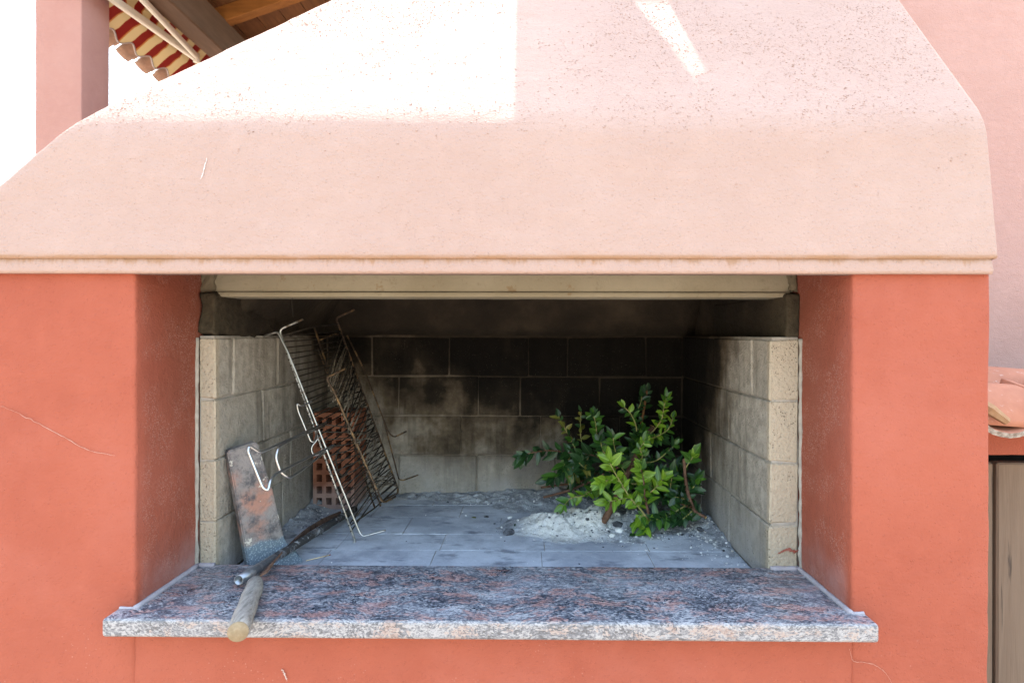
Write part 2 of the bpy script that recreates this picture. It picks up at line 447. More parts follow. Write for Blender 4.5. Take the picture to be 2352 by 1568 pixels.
def leafm(name, a, c):
    b = NB(name); g = b.nd('TexCoord').outputs['Generated']
    r = b.rand(); col = b.mix(r, a, c)
    sx = b.nd('SeparateXYZ', {0: g}).outputs[1]
    rib = b.step(b.ma('ABSOLUTE', b.ma('SUBTRACT', sx, .5)), .05, .02)
    col = b.mix(b.ma('MULTIPLY', rib, .5), col, tuple(min(1, v * 1.9 + .03) for v in c))
    n = b.noise(200, 3)
    m = b.done(col, b.lin(n, .3, .7, .30, .5), b.bump(n, .15, .002), spec=.5)
    tr = b.nd('BsdfTranslucent', {'Color': b.mix(1.0, col, (1.5, 1.6, .7), 'MULTIPLY')})
    ms = b.nd('MixShader', {0: .28, 1: b.b.outputs[0], 2: tr.outputs[0]})
    b.t.links.new(ms.outputs[0], b.t.nodes['Material Output'].inputs[0])
    return m
LEAF_B = leafm('young_leaf', (.095, .19, .012), (.17, .285, .02))
LEAF_M = leafm('green_leaf', (.026, .085, .010), (.065, .155, .015))
LEAF_D = leafm('dark_leaf', (.008, .032, .010), (.022, .068, .013))
LEAF_O = leafm('old_leaf', (.10, .12, .02), (.17, .15, .03))
BARK = simple('brown_bark', (.085, .042, .026), (.16, .085, .055), 60, .8, .5)
BARKO = simple('orange_brown_bark', (.17, .07, .025), (.26, .12, .05), 60, .75, .4)
GREENTWIG = simple('green_twig', (.20, .22, .06), (.30, .24, .10), 50, .7, .3)
CUTWOOD = simple('fresh_cut_wood', (.62, .40, .13), (.72, .52, .22), 90, .8, .3)
def beamwood(name, a, c, vecsc):
    b = NB(name); g = b.noise(22, 5, .7, b.scale(b.pos(), vecsc)); n = b.noise(3, 3)
    return b.done(b.mix(b.step(n, .3, .7, 0, .5), b.mix(b.step(g, .3, .7), a, c), a), .75, b.bump(g, .25, .003), spec=.2)
BEAMY = beamwood('brown_beam_wood', (.066, .033, .016), (.11, .06, .034), (1, .12, 1))
RAFTER = beamwood('orange_rafter_wood', (.17, .066, .014), (.26, .105, .024), (.12, 1, 1))
DECKM = beamwood('roof_board_wood', (.11, .048, .02), (.19, .085, .032), (1, .1, 1))
def doorm():
    b = NB('weathered_door_wood'); g = b.noise(30, 6, .7, b.scale(b.pos(), (1, 1, .07)), .6); n = b.noise(70, 4, .7, b.scale(b.pos(), (1, 1, .05)))
    col = b.mix(b.step(g, .3, .7), (.118, .077, .053), (.152, .104, .074))
    col = b.mix(b.step(n, .60, .68, 0, .8), col, (.04, .028, .023))
    return b.done(col, .8, b.bump(n, .5, .003), spec=.2)
DOORM = doorm()
DARK = simple('dark_gap', (.01, .008, .007), (.012, .01, .009))
def claytile(name, a, c):
    b = NB(name); n = b.noise(14, 5, .65); f = b.noise(60, 5, .7)
    col = b.mix(b.step(n, .3, .7), a, c)
    col = b.mix(b.step(f, .58, .72, 0, .6), col, (.42, .31, .28))
    return b.done(col, .85, b.bump(f, .3, .003), spec=.2)
TILE = claytile('clay_roof_tile', (.36, .155, .10), (.29, .12, .078))
TILEEDGE = simple('lichen_tile_edge', (.33, .28, .24), (.15, .11, .085), 90, .95, .6)
TILEP = claytile('peach_roof_tile', (.34, .20, .135), (.24, .15, .11))
CREAM = simple('cream_painted_metal', (.56, .51, .42), (.60, .55, .46), 30, .5, .05)
def awningm():
    b = NB('striped_awning_cloth'); x, y, z = b.xyz()
    ph = b.ma('FRACT', b.ma('DIVIDE', b.ma('SUBTRACT', y, 4.045), .165))
    red = b.step(b.ma('ABSOLUTE', b.ma('SUBTRACT', ph, .23)), .225, .21)
    edge = b.step(b.ma('ABSOLUTE', b.ma('SUBTRACT', ph, .23)), .29, .28)
    col = b.mix(edge, (.62, .50, .27), (.46, .17, .04))
    col = b.mix(red, col, (.215, .016, .011))
    m = b.done(col, .85, b.bump(b.noise(400, 2), .1, .001), spec=.15)
    tr = b.nd('BsdfTranslucent', {'Color': col})
    ms = b.nd('MixShader', {0: .3, 1: b.b.outputs[0], 2: tr.outputs[0]})
    b.t.links.new(ms.outputs[0], b.t.nodes['Material Output'].inputs[0])
    return m
AWN = awningm()
HEM = simple('pale_hem_tape', (.36, .31, .29), (.32, .27, .26), 60, .8, .1)
def groundm():
    b = NB('paved_yard'); n = b.noise(2, 5)
    br = b.nd('TexBrick', {'Vector': b.pos(), 'Color1': (.36, .29, .225, 1), 'Color2': (.31, .25, .195, 1), 'Mortar': (.30, .26, .22, 1), 'Scale': 2.5, 'Mortar Size': .015})
    return b.done(b.mix(b.step(n, .3, .7, 0, .4), br.outputs[0], (.30, .25, .20)), .9, b.bump(b.noise(60, 3), .3, .004))
GROUND = groundm()

# ------------------------------------------------------------------ ground
o = obj('ground', [(-400, -400, 0), (400, -400, 0), (400, 400, 0), (-400, 400, 0)], [(0, 1, 2, 3)], GROUND)
tag(o, 'pale paved yard in front of the barbecue', kind='structure')

# ------------------------------------------------------------------ main dimensions
YP, YR, YB = .97, 1.15, 1.80            # pillar face, back of reveal, back lining face
XL = at(311, 1000, YP).x                # inner faces of the pillars
XRr = at(1957, 1000, YP).x
XPR = at(2275, 1000, YP).x              # outer right face
LIN_L = at(493, 1000, YR).x             # lining inner faces
LIN_R = at(1770, 1000, YR).x
ZT = E - .008                           # top of lining
ZS = E - .477                           # sill top
ZF = E - .514                           # hearth floor
ZH = E + .104                           # hood lower edge
XPL = -1.09
bbq = empty('barbecue_fireplace', (-.12, 1.4, 0), 'pink hooded masonry barbecue fireplace with coral pillars and granite sill', 'fireplace')

# pillars, apron, back wall
rbox('pillar', XPL, XL, YP, 1.95, 0, E + .16, CORAL, bbq, .007, .035, .0016, 18, 1)
rbox('pillar', XRr, XPR, YP, 1.95, 0, E + .16, CORAL, bbq, .007, .035, .0016, 18, 5)
rbox('apron', XL - .004, XRr + .004, YP + .0025, YR + .03, 0, ZS - .032, CORAL, bbq, .004, .04, .0010, 15, 9)
rbox('back_wall', XPL + .02, XPR - .02, 1.86, 1.945, 0, E + .12, PINK, bbq, .006, .09, .001)
rbox('hearth_base', XL - .004, XRr + .004, YR + .032, 1.858, ZF - .20, ZF - .028, MORTAR, bbq, .004, .2, .0)

# hood ----------------------------------------------------------------
zf = .375
def hood_y(zr):                         # front profile, softly rounded at the fold
    a = .9545 + (zr - .132) * .105
    bb = .9805 + (zr - zf) * .668
    k = .020
    h = max(0.0, min(1.0, .5 + .5 * (bb - a) / k))
    return a * (1 - h) + bb * h + k * h * (1 - h) * .9
pl_t = at(752, 0, 1.21); pl_f = at(180, 272, .985)
slope_l = (pl_t.x - pl_f.x) / (pl_t.z - pl_f.z)
def hood_xl(zr): return pl_f.x + slope_l * (zr + E - pl_f.z)
XHR = at(2300, 628, .9545).x
YHB = 1.95
def hood_ring(zr, inset=0.0, rc=.012, step=.025, top=False):
    """plan outline of the hood at height zr above the eye: left back > front left > front right > right back"""
    xl = hood_xl(zr) + inset; xr = XHR - inset; yf = hood_y(zr) + inset
    P = []
    n1 = 12
    for i in range(n1): P.append((xl, YHB + (yf + rc - YHB) * i / n1))
    for i in range(5):
        a = math.pi + (math.pi / 2) * i / 4
        P.append((xl + rc + rc * math.cos(a), yf + rc + rc * math.sin(a)))
    n2 = 70
    for i in range(1, n2): P.append((xl + rc + (xr - xl - 2 * rc) * i / n2, yf))
    for i in range(5):
        a = 1.5 * math.pi + (math.pi / 2) * i / 4
        P.append((xr - rc + rc * math.cos(a), yf + rc + rc * math.sin(a)))
    for i in range(1, n1 + 1): P.append((xr, yf + rc + (YHB - yf - rc) * i / n1))
    return [Vector((x, y, E + zr)) for x, y in P]
def rough(p, amp=.0022):
    d = amp * (fbm(p, 10, 2) * .9 + fbm(p, 42, 4) * .55 + fbm(p, 110, 6) * .25)
    return p + Vector((d, d, d * .3))
rings = []
z_top = 1.08
zs = [.132 + .012 * i for i in range(56)]
zs = [z for z in zs if z < z_top] + [.80 + .04 * i for i in range(8)]
zs = [.129, .1305] + [z for z in zs if z < z_top] + [z_top]
for i, z in enumerate(zs):
    rings.append([rough(p) for p in hood_ring(z, .0035 if i == 0 else (.001 if i == 1 else 0))])
V = [p for r_ in rings for p in r_]; n = len(rings[0]); Fs = []
for i in range(len(rings) - 1):
    for k in range(n - 1): Fs.append((i * n + k, i * n + k + 1, (i + 1) * n + k + 1, (i + 1) * n + k))
for i in range(len(rings) - 1): Fs.append((i * n, i * n + n - 1, (i + 1) * n + n - 1, (i + 1) * n))
Fs.append(tuple((len(rings) - 1) * n + k for k in range(n)))
hood = obj('hood', V, Fs, HOODM, bbq, True)
# coarse grains standing out of the hood render
oc = [Vector(v) for v in ((1, 0, 0), (-1, 0, 0), (0, 1, 0), (0, -1, 0), (0, 0, 1), (0, 0, -1))]
of = [(0, 2, 4), (2, 1, 4), (1, 3, 4), (3, 0, 4), (2, 0, 5), (1, 2, 5), (3, 1, 5), (0, 3, 5)]
GV = []; GF = []; rg = random.Random(3); cnt = 0
while cnt < 9500:
    zr = rg.uniform(.16, .80); x = rg.uniform(hood_xl(zr) + .01, XHR - .01)
    p = Vector((x, hood_y(zr), E + zr)); up_ = max(.05, min(1, (zr - .34) / .06))
    if rg.random() > up_ * max(.08, min(1, .55 + 1.3 * fbm(p, 3.2, 8) + .5 * fbm(p, 12, 5))): continue
    p = rough(p); r_ = .0006 + .0011 * rg.random() ** 2; k0 = len(GV)
    for v in oc: GV.append(p + Vector((v.x * rg.uniform(.8, 1.5), v.y * rg.uniform(.8, 1.2), v.z * rg.uniform(.8, 1.2))) * r_)
    GF += [tuple(k0 + q for q in f_) for f_ in of]; cnt += 1
o = obj('stucco_grain', GV, GF, HOODM, hood); o['kind'] = 'stuff'
# recessed strip below the drip groove, with its underside and inner skin
rings = [hood_ring(.131, .006), hood_ring(.110, .0045), hood_ring(.1045, .006), hood_ring(.1040, .010), hood_ring(.1040, .034), hood_ring(.20, .034)]
V = [rough(p, .0008) for r_ in rings for p in r_]; n = len(rings[0]); Fs = []
for i in range(len(rings) - 1):
    for k in range(n - 1): Fs.append((i * n + k, i * n + k + 1, (i + 1) * n + k + 1, (i + 1) * n + k))
obj('drip_edge', V, Fs, HOODM, bbq, True)
# flue above the hood, out of the picture: its shade falls on the right half of the hood
XFL = at(1183, 140, 1.09).x
rbox('flue', XFL, XHR - .004, 1.44, 1.94, E + z_top - .03, E + 1.36, PINK, bbq, .008, .08, .0015)
def plate(name, poly, y0, y1, mat, parent):
    n = len(poly)
    V = [(x, y0, E + z) for x, z in poly] + [(x, y1, E + z) for x, z in poly]
    Fs = [tuple(range(n)), tuple(range(2 * n - 1, n - 1, -1))] + [(i, (i + 1) % n, n + (i + 1) % n, n + i) for i in range(n)]
    return obj(name, V, Fs, mat, parent)
def to_flue(p, Y=1.457):
    t = (Y - p.y) / math.cos(R(SUN_EL)); return p.x, p.z - E + t * math.sin(R(SUN_EL))
gl = [to_flue(at(1438, 0, 1.21)), to_flue(at(1600, 205, 1.03))]; gr_ = [to_flue(at(1540, 0, 1.21)), to_flue(at(1648, 195, 1.036))]
def ext(p, q, z): t = (z - p[1]) / (q[1] - p[1]); return p[0] + (q[0] - p[0]) * t
# unseen plates added above the flue; their slanting gap shapes the sun streak
zc0, zc1 = 1.358, 1.97
plate('shade_plate', [(XFL, zc0), (ext(*gl, zc0), zc0), gl[1], (gl[1][0] + .02, zc1), (XFL, zc1)], 1.445, 1.470, TILE, bbq)
plate('shade_plate', [(ext(*gr_, zc0), zc0), (XHR - .006, zc0), (XHR - .006, zc1), (gl[1][0] + .021, zc1), (gl[1][0] + .003, gl[1][1]), gr_[1]], 1.445, 1.470, TILE, bbq)

# smoke chamber inside: sooty slopes and lintel ------------------------
XLI, XRI = XL, XRr
def slab_quad(name, a, b_, c, d, thick, mat, parent, amp=.004):
    """subdivided uneven slab through four corners; thickness along thick vector"""
    n = 14; V = []; Fs = []
    a, b_, c, d, th = map(Vector, (a, b_, c, d, thick))
    for i in range(n + 1):
        for j in range(n + 1):
            u, v = i / n, j / n
            p = (a * (1 - u) + b_ * u) * (1 - v) + (d * (1 - u) + c * u) * v
            p = p - th.normalized() * amp * (fbm(p, 9, 3) + .5 * fbm(p, 40, 1))
            V.append(p)
    m = n + 1; N0 = len(V); V += [v + th for v in V]
    for i in range(n):
        for j in range(n):
            q = (i * m + j, i * m + j + 1, (i + 1) * m + j + 1, (i + 1) * m + j); Fs.append(q); Fs.append(tuple(N0 + k for k in q[::-1]))
    for k in range(n):
        for e in ((k, k + 1), (n * m + k, n * m + k + 1), (k * m, (k + 1) * m), (k * m + n, (k + 1) * m + n)):
            Fs.append((e[0], e[1], e[1] + N0, e[0] + N0))
    return obj(name, V, Fs, mat, parent, True)
slab_quad('smoke_chamber_side', (LIN_L - .035, 1.255, ZT + .004), (LIN_L - .02, 1.86, ZT + .004), (LIN_L + .36, 1.86, E + .50), (LIN_L + .30, 1.255, E + .50), (-.03, 0, .01), SOOTW, bbq)
slab_quad('smoke_chamber_side', (XRI - .022, 1.255, ZT + .004), (XRI - .022, 1.86, ZT + .004), (XRI - .03, 1.86, E + .50), (XRI - .03, 1.255, E + .50), (.03, 0, 0), SOOTW, bbq, .003)
slab_quad('smoke_chamber_back', (XLI, 1.805, ZT + .004), (XRI, 1.805, ZT + .004), (XRI, 1.50, E + .50), (XLI, 1.50, E + .50), (0, .03, .02), SOOTW, bbq)
rbox('smoke_shelf', XLI + .002, XRI - .002, 1.17, 1.86, E + .49, E + .53, SOOTW, bbq, .004, .12, .001)
YL = 1.172
zl = at(1200, 682, YL).z; zl2 = at(1200, 668, YL).z
lint = rbox('lintel', XLI + .003, XRI - .003, YL + .003, YL + .10, zl2 - .002, E + .30, LINTELM, bbq, .003, .06, .0006)
rbox('lip', XLI + .022, XRI - .012, YL - .001, YL + .08, zl, zl2 - .0025, LINTELM, lint, .0025, .06, .0005)
rbox('cavity_lid', XLI + .003, XRI - .003, .99, YL + .002, E + .27, E + .29, LINTELM, bbq, .003, .1, .0)
# rough mortar packed round the lintel ends
for k, (x0, x1, z0, z1) in enumerate(((XLI - .001, XLI + .026, zl - .004, E + .14), (XRI - .016, XRI + .001, zl + .012, E + .14))):
    rbox('mortar_packing', x0, x1, YL - .008, YL + .05, z0, z1, mortar('packing_mortar', (.15, .125, .085), False), bbq, .006, .008, .006, 60, k)
# masonry cheeks between the lining top and the lintel
rbox('cheek', XLI - .001, XLI + .036, 1.153, 1.60, ZT + .003, zl + .01, SOOTW, bbq, .010, .02, .009, 16, 2)
rbox('cheek', XRI - .028, XRI + .001, 1.156, 1.60, ZT + .003, zl + .006, SOOTW, bbq, .006, .03, .003, 20, 4)

# lining of refractory bricks -----------------------------------------
NC = 4; PH = (ZT - ZF) / NC
J = .0036
def lay(part, cells, axis, base, thick, name='brick', mat=LINING, c=.0028, jit=.0022):
    for (a0, a1, b0, b1) in cells:
        s1, s2 = a1 - a0 - J, b1 - b0 - J
        if s1 < .012: continue
        dpth = rnd.uniform(-.0018, .0018)
        if axis == 'back':
            me = chamfer_mesh(name, s1, thick, s2, c, mat, jit, rnd.random())
            org = ((a0 + a1) / 2, base + thick / 2 + dpth, (b0 + b1) / 2)
        elif axis == 'side':
            me = chamfer_mesh(name, thick, s1, s2, c, mat, jit, rnd.random())
            org = (base + thick / 2 + dpth * .6, (a0 + a1) / 2, (b0 + b1) / 2)
        else:
            me = chamfer_mesh(name, s1, s2, thick, c, mat, jit, rnd.random())
            org = ((a0 + a1) / 2, (b0 + b1) / 2, base - thick / 2 + dpth * .12)
        link(name, me, part, org)
def course(i): return ZT - (i + 1) * PH, ZT - i * PH
bl = rbox('back_lining', XLI + .002, XRI - .002, YB + .004, YB + .052, ZF - .02, ZT + .006, MORTAR, bbq, .002, .05, .0008)
rows = [[854, 1032, 1214, 1303, 1484], [915, 1099, 1194, 1377], [878, 1059, 1242, 1424], [915, 1095, 1275, 1455]]
cells = []
for i, r_ in enumerate(rows):
    xs = [LIN_L] + [at(x, 900, YB).x for x in r_] + [LIN_R]
    z0, z1 = course(i)
    cells += [(xs[k], xs[k + 1], z0, z1) for k in range(len(xs) - 1)]
lay(bl, cells, 'back', YB, .045)
def ysplit(X, px):                       # depth at which the side face X is seen at px
    lo, hi = 1.0, 2.5
    for _ in range(40):
        m = (lo + hi) / 2
        if abs(at(px, 900, m).x) < abs(X): lo = m
        else: hi = m
    return lo
for (nm, X, out, rows) in (('left_lining', LIN_L, -1, [[535, 638], [603, 672], [593, 668], [560, 650]]), ('right_lining', LIN_R, 1, [[1728, 1640], [1674, 1602], [1701, 1634], [1676, 1612]])):
    xo = XLI + .003 if out < 0 else XRI - .003
    xa, xb = sorted((X + out * .0045, xo))
    sl_ = rbox(nm, xa, xb, YR + .0055, YB + .003, ZF - .02, ZT + .004, MORTAR, bbq, .002, .05, .0008)
    cells = []
    for i, r_ in enumerate(rows):
        ys = [YR + .001] + [ysplit(X, p) for p in r_] + [YB + .002]
        z0, z1 = course(i)
        cells += [(ys[k], ys[k + 1], z0, z1) for k in range(len(ys) - 1)]
    th = abs(xo - X) - .001
    lay(sl_, cells, 'side', X if out > 0 else X - th, th)
for k, (xa, sg) in enumerate(((XLI, 1), (XRI, -1))):
    P = [Vector((xa + sg * (.0005 + .0025 * fbm(Vector((0, k, i * .0083)), 26, 3)), YR - .0002, ZF + .02 + (ZT - ZF - .02) * i / 60)) for i in range(61)]
    V, Fs = tube_data(P, [max(.0025, .0042 + .0018 * fbm(p, 45, 7 + k)) for p in P], 6); obj('mortar_seam', V, Fs, MORTAR, bbq, True)
# hearth floor
hf = rbox('hearth_floor', LIN_L - .002, LIN_R + .002, YR + .033, YB + .003, ZF - .03, ZF - .0016, MORTAR, bbq, .002, .06, .0006)
ys = [YR + .04] + [ (E - ZF) * F / (p - 768) for p in (1264, 1227, 1188) ] + [1.69, 1.80]
offs = [1245, 1018, 1150, 1060, 1000]
cells = []
for i in range(len(ys) - 1):
    x0 = at(offs[i], 1200, (ys[i] + ys[i + 1]) / 2).x
    while x0 > LIN_L: x0 -= .25
    while x0 < LIN_R:
        a, b_ = max(x0, LIN_L), min(x0 + .25, LIN_R)
        cells.append((a, b_, ys[i], ys[i + 1])); x0 += .25
J = .0018
lay(hf, cells, 'floor', ZF, .025, mat=HEARTH, c=.0005, jit=.0005)

# granite sill ----------------------------------------------------------
YSF = .932
sxl = at(232, 1440, YSF).x; sxr = at(2021, 1450, YSF).x
# plan outline: ears in front of the pillars, tongue running back between them
OUT = [(sxl, YSF), (sxr, YSF), (sxr, YP + .004), (XRr - .002, YP + .004), (XRr - .002, YR + .006), (XL + .002, YR + .006), (XL + .002, YP + .004), (sxl, YP + .004)]
bm = bmesh.new()
vs_ = [bm.verts.new((x, y, ZS - .031)) for x, y in OUT]
f = bm.faces.new(vs_)
ex = bmesh.ops.extrude_face_region(bm, geom=[f])
for v in ex['geom']:
    if isinstance(v, bmesh.types.BMVert): v.co.z = ZS
bm.normal_update()
edges = [e for e in bm.edges if all(abs(v.co.y - YSF) < 1e-5 for v in e.verts) or (abs(e.verts[0].co.x - e.verts[1].co.x) < 1e-5 and (abs(e.verts[0].co.x - sxl) < 1e-5 or abs(e.verts[0].co.x - sxr) < 1e-5) and abs(e.verts[0].co.z - e.verts[1].co.z) < 1e-5)]
bmesh.ops.bevel(bm, geom=edges, offset=.0055, segments=3, affect='EDGES', profile=.5)
me = bpy.data.meshes.new('sill'); bm.to_mesh(me); bm.free(); me.materials.append(GRANITE)
for v in me.vertices: v.co -= OFF[bbq.name]
sill = link('sill', me, bbq)
# caulk beads
for (nm, pts) in (('caulk_bead', [(XL + .002, YP - .002, ZS + .001), (XL + .004, YR, ZS + .001), (LIN_L, YR, ZS + .001)]), ('caulk_bead', [(XRr - .002, YP - .002, ZS + .001), (XRr - .004, YR, ZS + .001), (LIN_R, YR, ZS + .001)]),
                  ('caulk_bead', [(sxl + .004, YP, ZS), (XL + .002, YP, ZS)]), ('caulk_bead', [(XRr - .002, YP, ZS), (sxr - .004, YP, ZS)])):
    P = []
    for i in range(len(pts) - 1):
        for k in range(12): P.append(Vector(pts[i]).lerp(Vector(pts[i + 1]), k / 12))
    P.append(Vector(pts[-1]))
    rad = [(.0052 if len(pts) == 3 else .003) + .0012 * fbm(p, 40) for p in P]
    V, Fs = tube_data(P, rad, 8); obj(nm, V, Fs, CAULK, sill, True)

# hairline cracks and scuffs on the plaster (thin fillings proud of the face)
def ribbon(name, px, Y, wpx, mat, parent, jag=1.2, seed=0):
    rr = random.Random(seed); P = []
    pts = smooth_path([Vector((x, y, 0)) for x, y in px], 8)
    for p in pts: P.append((p.x + rr.uniform(-jag, jag), p.y + rr.uniform(-jag, jag)))
    V = []; Fs = []
    for i, (x, y) in enumerate(P):
        a = P[max(i - 1, 0)]; b_ = P[min(i + 1, len(P) - 1)]
        d = Vector((b_[0] - a[0], b_[1] - a[1])).normalized(); nx, ny = -d.y, d.x
        w_ = wpx * rr.uniform(.35, 1.0) * (.4 + .6 * math.sin(math.pi * (i + .5) / len(P)))
        yy = Y(y) if callable(Y) else Y
        V += [at(x - nx * w_, y - ny * w_, yy), at(x, y, yy - .0004), at(x + nx * w_, y + ny * w_, yy)]
    for i in range(len(P) - 1):
        Fs += [(3 * i, 3 * i + 1, 3 * i + 4, 3 * i + 3), (3 * i + 1, 3 * i + 2, 3 * i + 5, 3 * i + 4)]
    return obj(name, V, Fs, mat, parent)
yc = YP - .0016
ribbon('crack', [(2, 932), (60, 958), (140, 1000), (200, 1032), (265, 1046)], yc, 0.81, CRACK, bbq, 1.5, 1)
ribbon('crack', [(1950, 1487), (1955, 1503), (1961, 1517), (1990, 1521), (2015, 1529), (2035, 1545), (2048, 1566)], yc, 0.62, CRACK, bbq, .8, 5)
ribbon('scuff', [(476, 362), (471, 380), (466, 398), (461, 411)], lambda y: hood_y((768 - y) / F * .97) - .001, 1.6, WHITEMARK, hood, .8, 8)
ribbon('scuff', [(648, 1536), (654, 1548), (660, 1562)], YP - .001, 2.4, simple('grey_scuff', (.36, .25, .22), (.40, .32, .29), 120, .9), bbq, 2, 9)
ribbon('scuff', [(1993, 52), (1994, 62)], lambda y: hood_y((768 - y) / F * 1.17) - .0015, 3.5, WHITEMARK, hood, 1.5, 10)
ribbon('crack', [(671, 684), (670, 700), (672, 712), (673, 728)], 1.152 + .03, 1.3, CRACKD, bbq, .8, 11)
# red paint dabs on the foot of the right lining
ribbon('paint_dab', [(1788, 1270), (1800, 1264), (1812, 1262), (1826, 1266), (1834, 1262)], YR - .0018, 4.5, simple('red_paint_dab', (.22, .055, .035), (.27, .10, .075), 80, .8), bbq, 2.2, 12)

# ------------------------------------------------------------------ things in and on the firebox
# weathered stick
pa = at(547, 1454, .865); pa.z = ZS + .0168; pb = at(589, 1340, 1.045); pb.z = ZS + .0155
st = empty('wooden_stick', (pa.x, pa.y, ZS), 'short round weathered grey wooden stick overhanging the granite sill', 'stick')
P = [pa.lerp(pb, i / 14) for i in range(15)]
P = [p + Vector((.0008 * math.sin(i * 1.3), 0, 0)) for i, p in enumerate(P)]
rad = [.0168 + (.0150 - .0168) * i / 14 + .0006 * fbm(P[i], 25) for i in range(15)]
rad[-1] *= .72; rad[-2] *= .95; rad[0] *= .94
tube('shaft', P, rad, STICK, st, 20)
d = (pa - pb).normalized()
tube('sawn_end', [pa + d * .0002, pa + d * .0016], [.0157, .0150], STICKEND, st, 20)
# steel pipe
pa = at(548, 1338, 1.046); pa.z = ZS + .0095; pb = at(814, 1177, 1.60); pb.z = ZF + .0145
pm = pa.lerp(pb, (1.156 - pa.y) / (pb.y - pa.y))
pa.z += (ZS + .0102 - pm.z)
d = (pb - pa).normalized(); Vo, Fo = tube_data([pa.lerp(pb, i / 10) for i in range(11)], .0092, 16, False)
Vi, Fi = tube_data([pa.lerp(pb, i / 10) for i in range(11)], .0077, 16, False)
n = len(Vo); V = Vo + Vi; Fs = Fo + [tuple(n + k for k in f_[::-1]) for f_ in Fi] + [(k, (k + 1) % 16, n + (k + 1) % 16, n + k) for k in range(16)] + [(160 + k, n + 160 + k, n + 160 + (k + 1) % 16, 160 + (k + 1) % 16) for k in range(16)]
o = obj('steel_pipe', V, Fs, PIPE, None, True); tag(o, 'long hollow steel pipe lying from the sill across the hearth, open end forward', 'pipe')
# twisted rusty flat bar lying beside the pipe
px = [(605, 1318), (633, 1284), (661, 1256), (685, 1234), (713, 1213), (748, 1193), (783, 1178)]
P = []
for i, (x, y) in enumerate(px):
    t = i / 6; zz = -.477 + .018 if i == 0 else None
    z = [-.461, -.465, -.476, -.483, -.490, -.498, -.506][i]
    P.append(atz(x, y, z))
P = smooth_path(P, 4); V = []; Fs = []
for i, p in enumerate(P):
    t = (P[min(i + 1, len(P) - 1)] - P[max(i - 1, 0)]).normalized(); a = .5 + 1.6 * i / len(P)
    s = t.cross(Vector((0, 0, 1))).normalized(); u = s.cross(t)
    wv = (s * math.cos(a) + u * math.sin(a)) * (.0062 if i > 2 else .0075); tv = (u * math.cos(a) - s * math.sin(a)) * .0017
    V += [p + wv + tv, p - wv + tv, p - wv - tv, p + wv - tv]
for i in range(len(P) - 1):
    for k in range(4): Fs.append((4 * i + k, 4 * i + (k + 1) % 4, 4 * i + 4 + (k + 1) % 4, 4 * i + 4 + k))
Fs += [(0, 1, 2, 3), tuple(4 * (len(P) - 1) + k for k in range(4))]
o = obj('iron_bar', V, Fs, RUST); tag(o, 'twisted rusty flat iron bar lying along the steel pipe', 'bar')
# match
a = atz(703, 1287, -.512); b_ = atz(756, 1274, -.512)
mt = empty('match', a, 'thin unused wooden match lying on the ashy hearth', 'match')
tube('match_stick', [a, b_], .0011, simple('match_wood', (.62, .45, .25), (.70, .54, .32), 80), mt, 6)
tube('match_head', [b_, b_ + (b_ - a) * .03, b_ + (b_ - a) * .07], [.0013, .0016, .0008], simple('match_head', (.35, .10, .09), (.3, .08, .07), 80), mt, 6)
# broken sooty tile slab leaning on the left lining
B0 = Vector((-.588, 1.186, ZF - .001)); B1 = Vector((-.502, 1.262, ZF - .001))
T0 = at(522, 1036, 1.172); T1 = at(590, 1014, 1.222)
Mr = at(655, 1242, 1.25); Mr2 = at(626, 1125, 1.236)
nrm = (B1 - B0).cross(T0 - B0).normalized()
if nrm.y > 0: nrm = -nrm
front = [B0, B0.lerp(B1, .5), B1, B1.lerp(Mr, .45) + Vector((.004, 0, 0)), Mr, Mr2, T1 + Vector((.006, .003, -.02)), T1, T0.lerp(T1, .5), T0, T0.lerp(B0, .3), T0.lerp(B0, .65)]
back = [p - nrm * .032 for p in front]
n = len(front)
bm = bmesh.new(); va = [bm.verts.new(p) for p in front]; vb = [bm.verts.new(p) for p in back]
bm.faces.new(va); bm.faces.new(vb[::-1])
for i in range(n): bm.faces.new((va[i], vb[i], vb[(i + 1) % n], va[(i + 1) % n]))
bmesh.ops.recalc_face_normals(bm, faces=bm.faces)
bmesh.ops.bevel(bm, geom=bm.edges[:], offset=.003, segments=2, affect='EDGES')
bmesh.ops.triangulate(bm, faces=bm.faces)
bmesh.ops.subdivide_edges(bm, edges=[e for e in bm.edges if e.calc_length() > .02], cuts=3)
bmesh.ops.triangulate(bm, faces=bm.faces)
for v in bm.verts: v.co += nrm * .0028 * fbm(v.co, 38)
me = bpy.data.meshes.new('tile_slab'); bm.to_mesh(me); bm.free(); me.materials.append(SLABM)
o = link('tile_slab', me); tag(o, 'broken soot-stained clay slab leaning on the left firebox wall', 'slab')

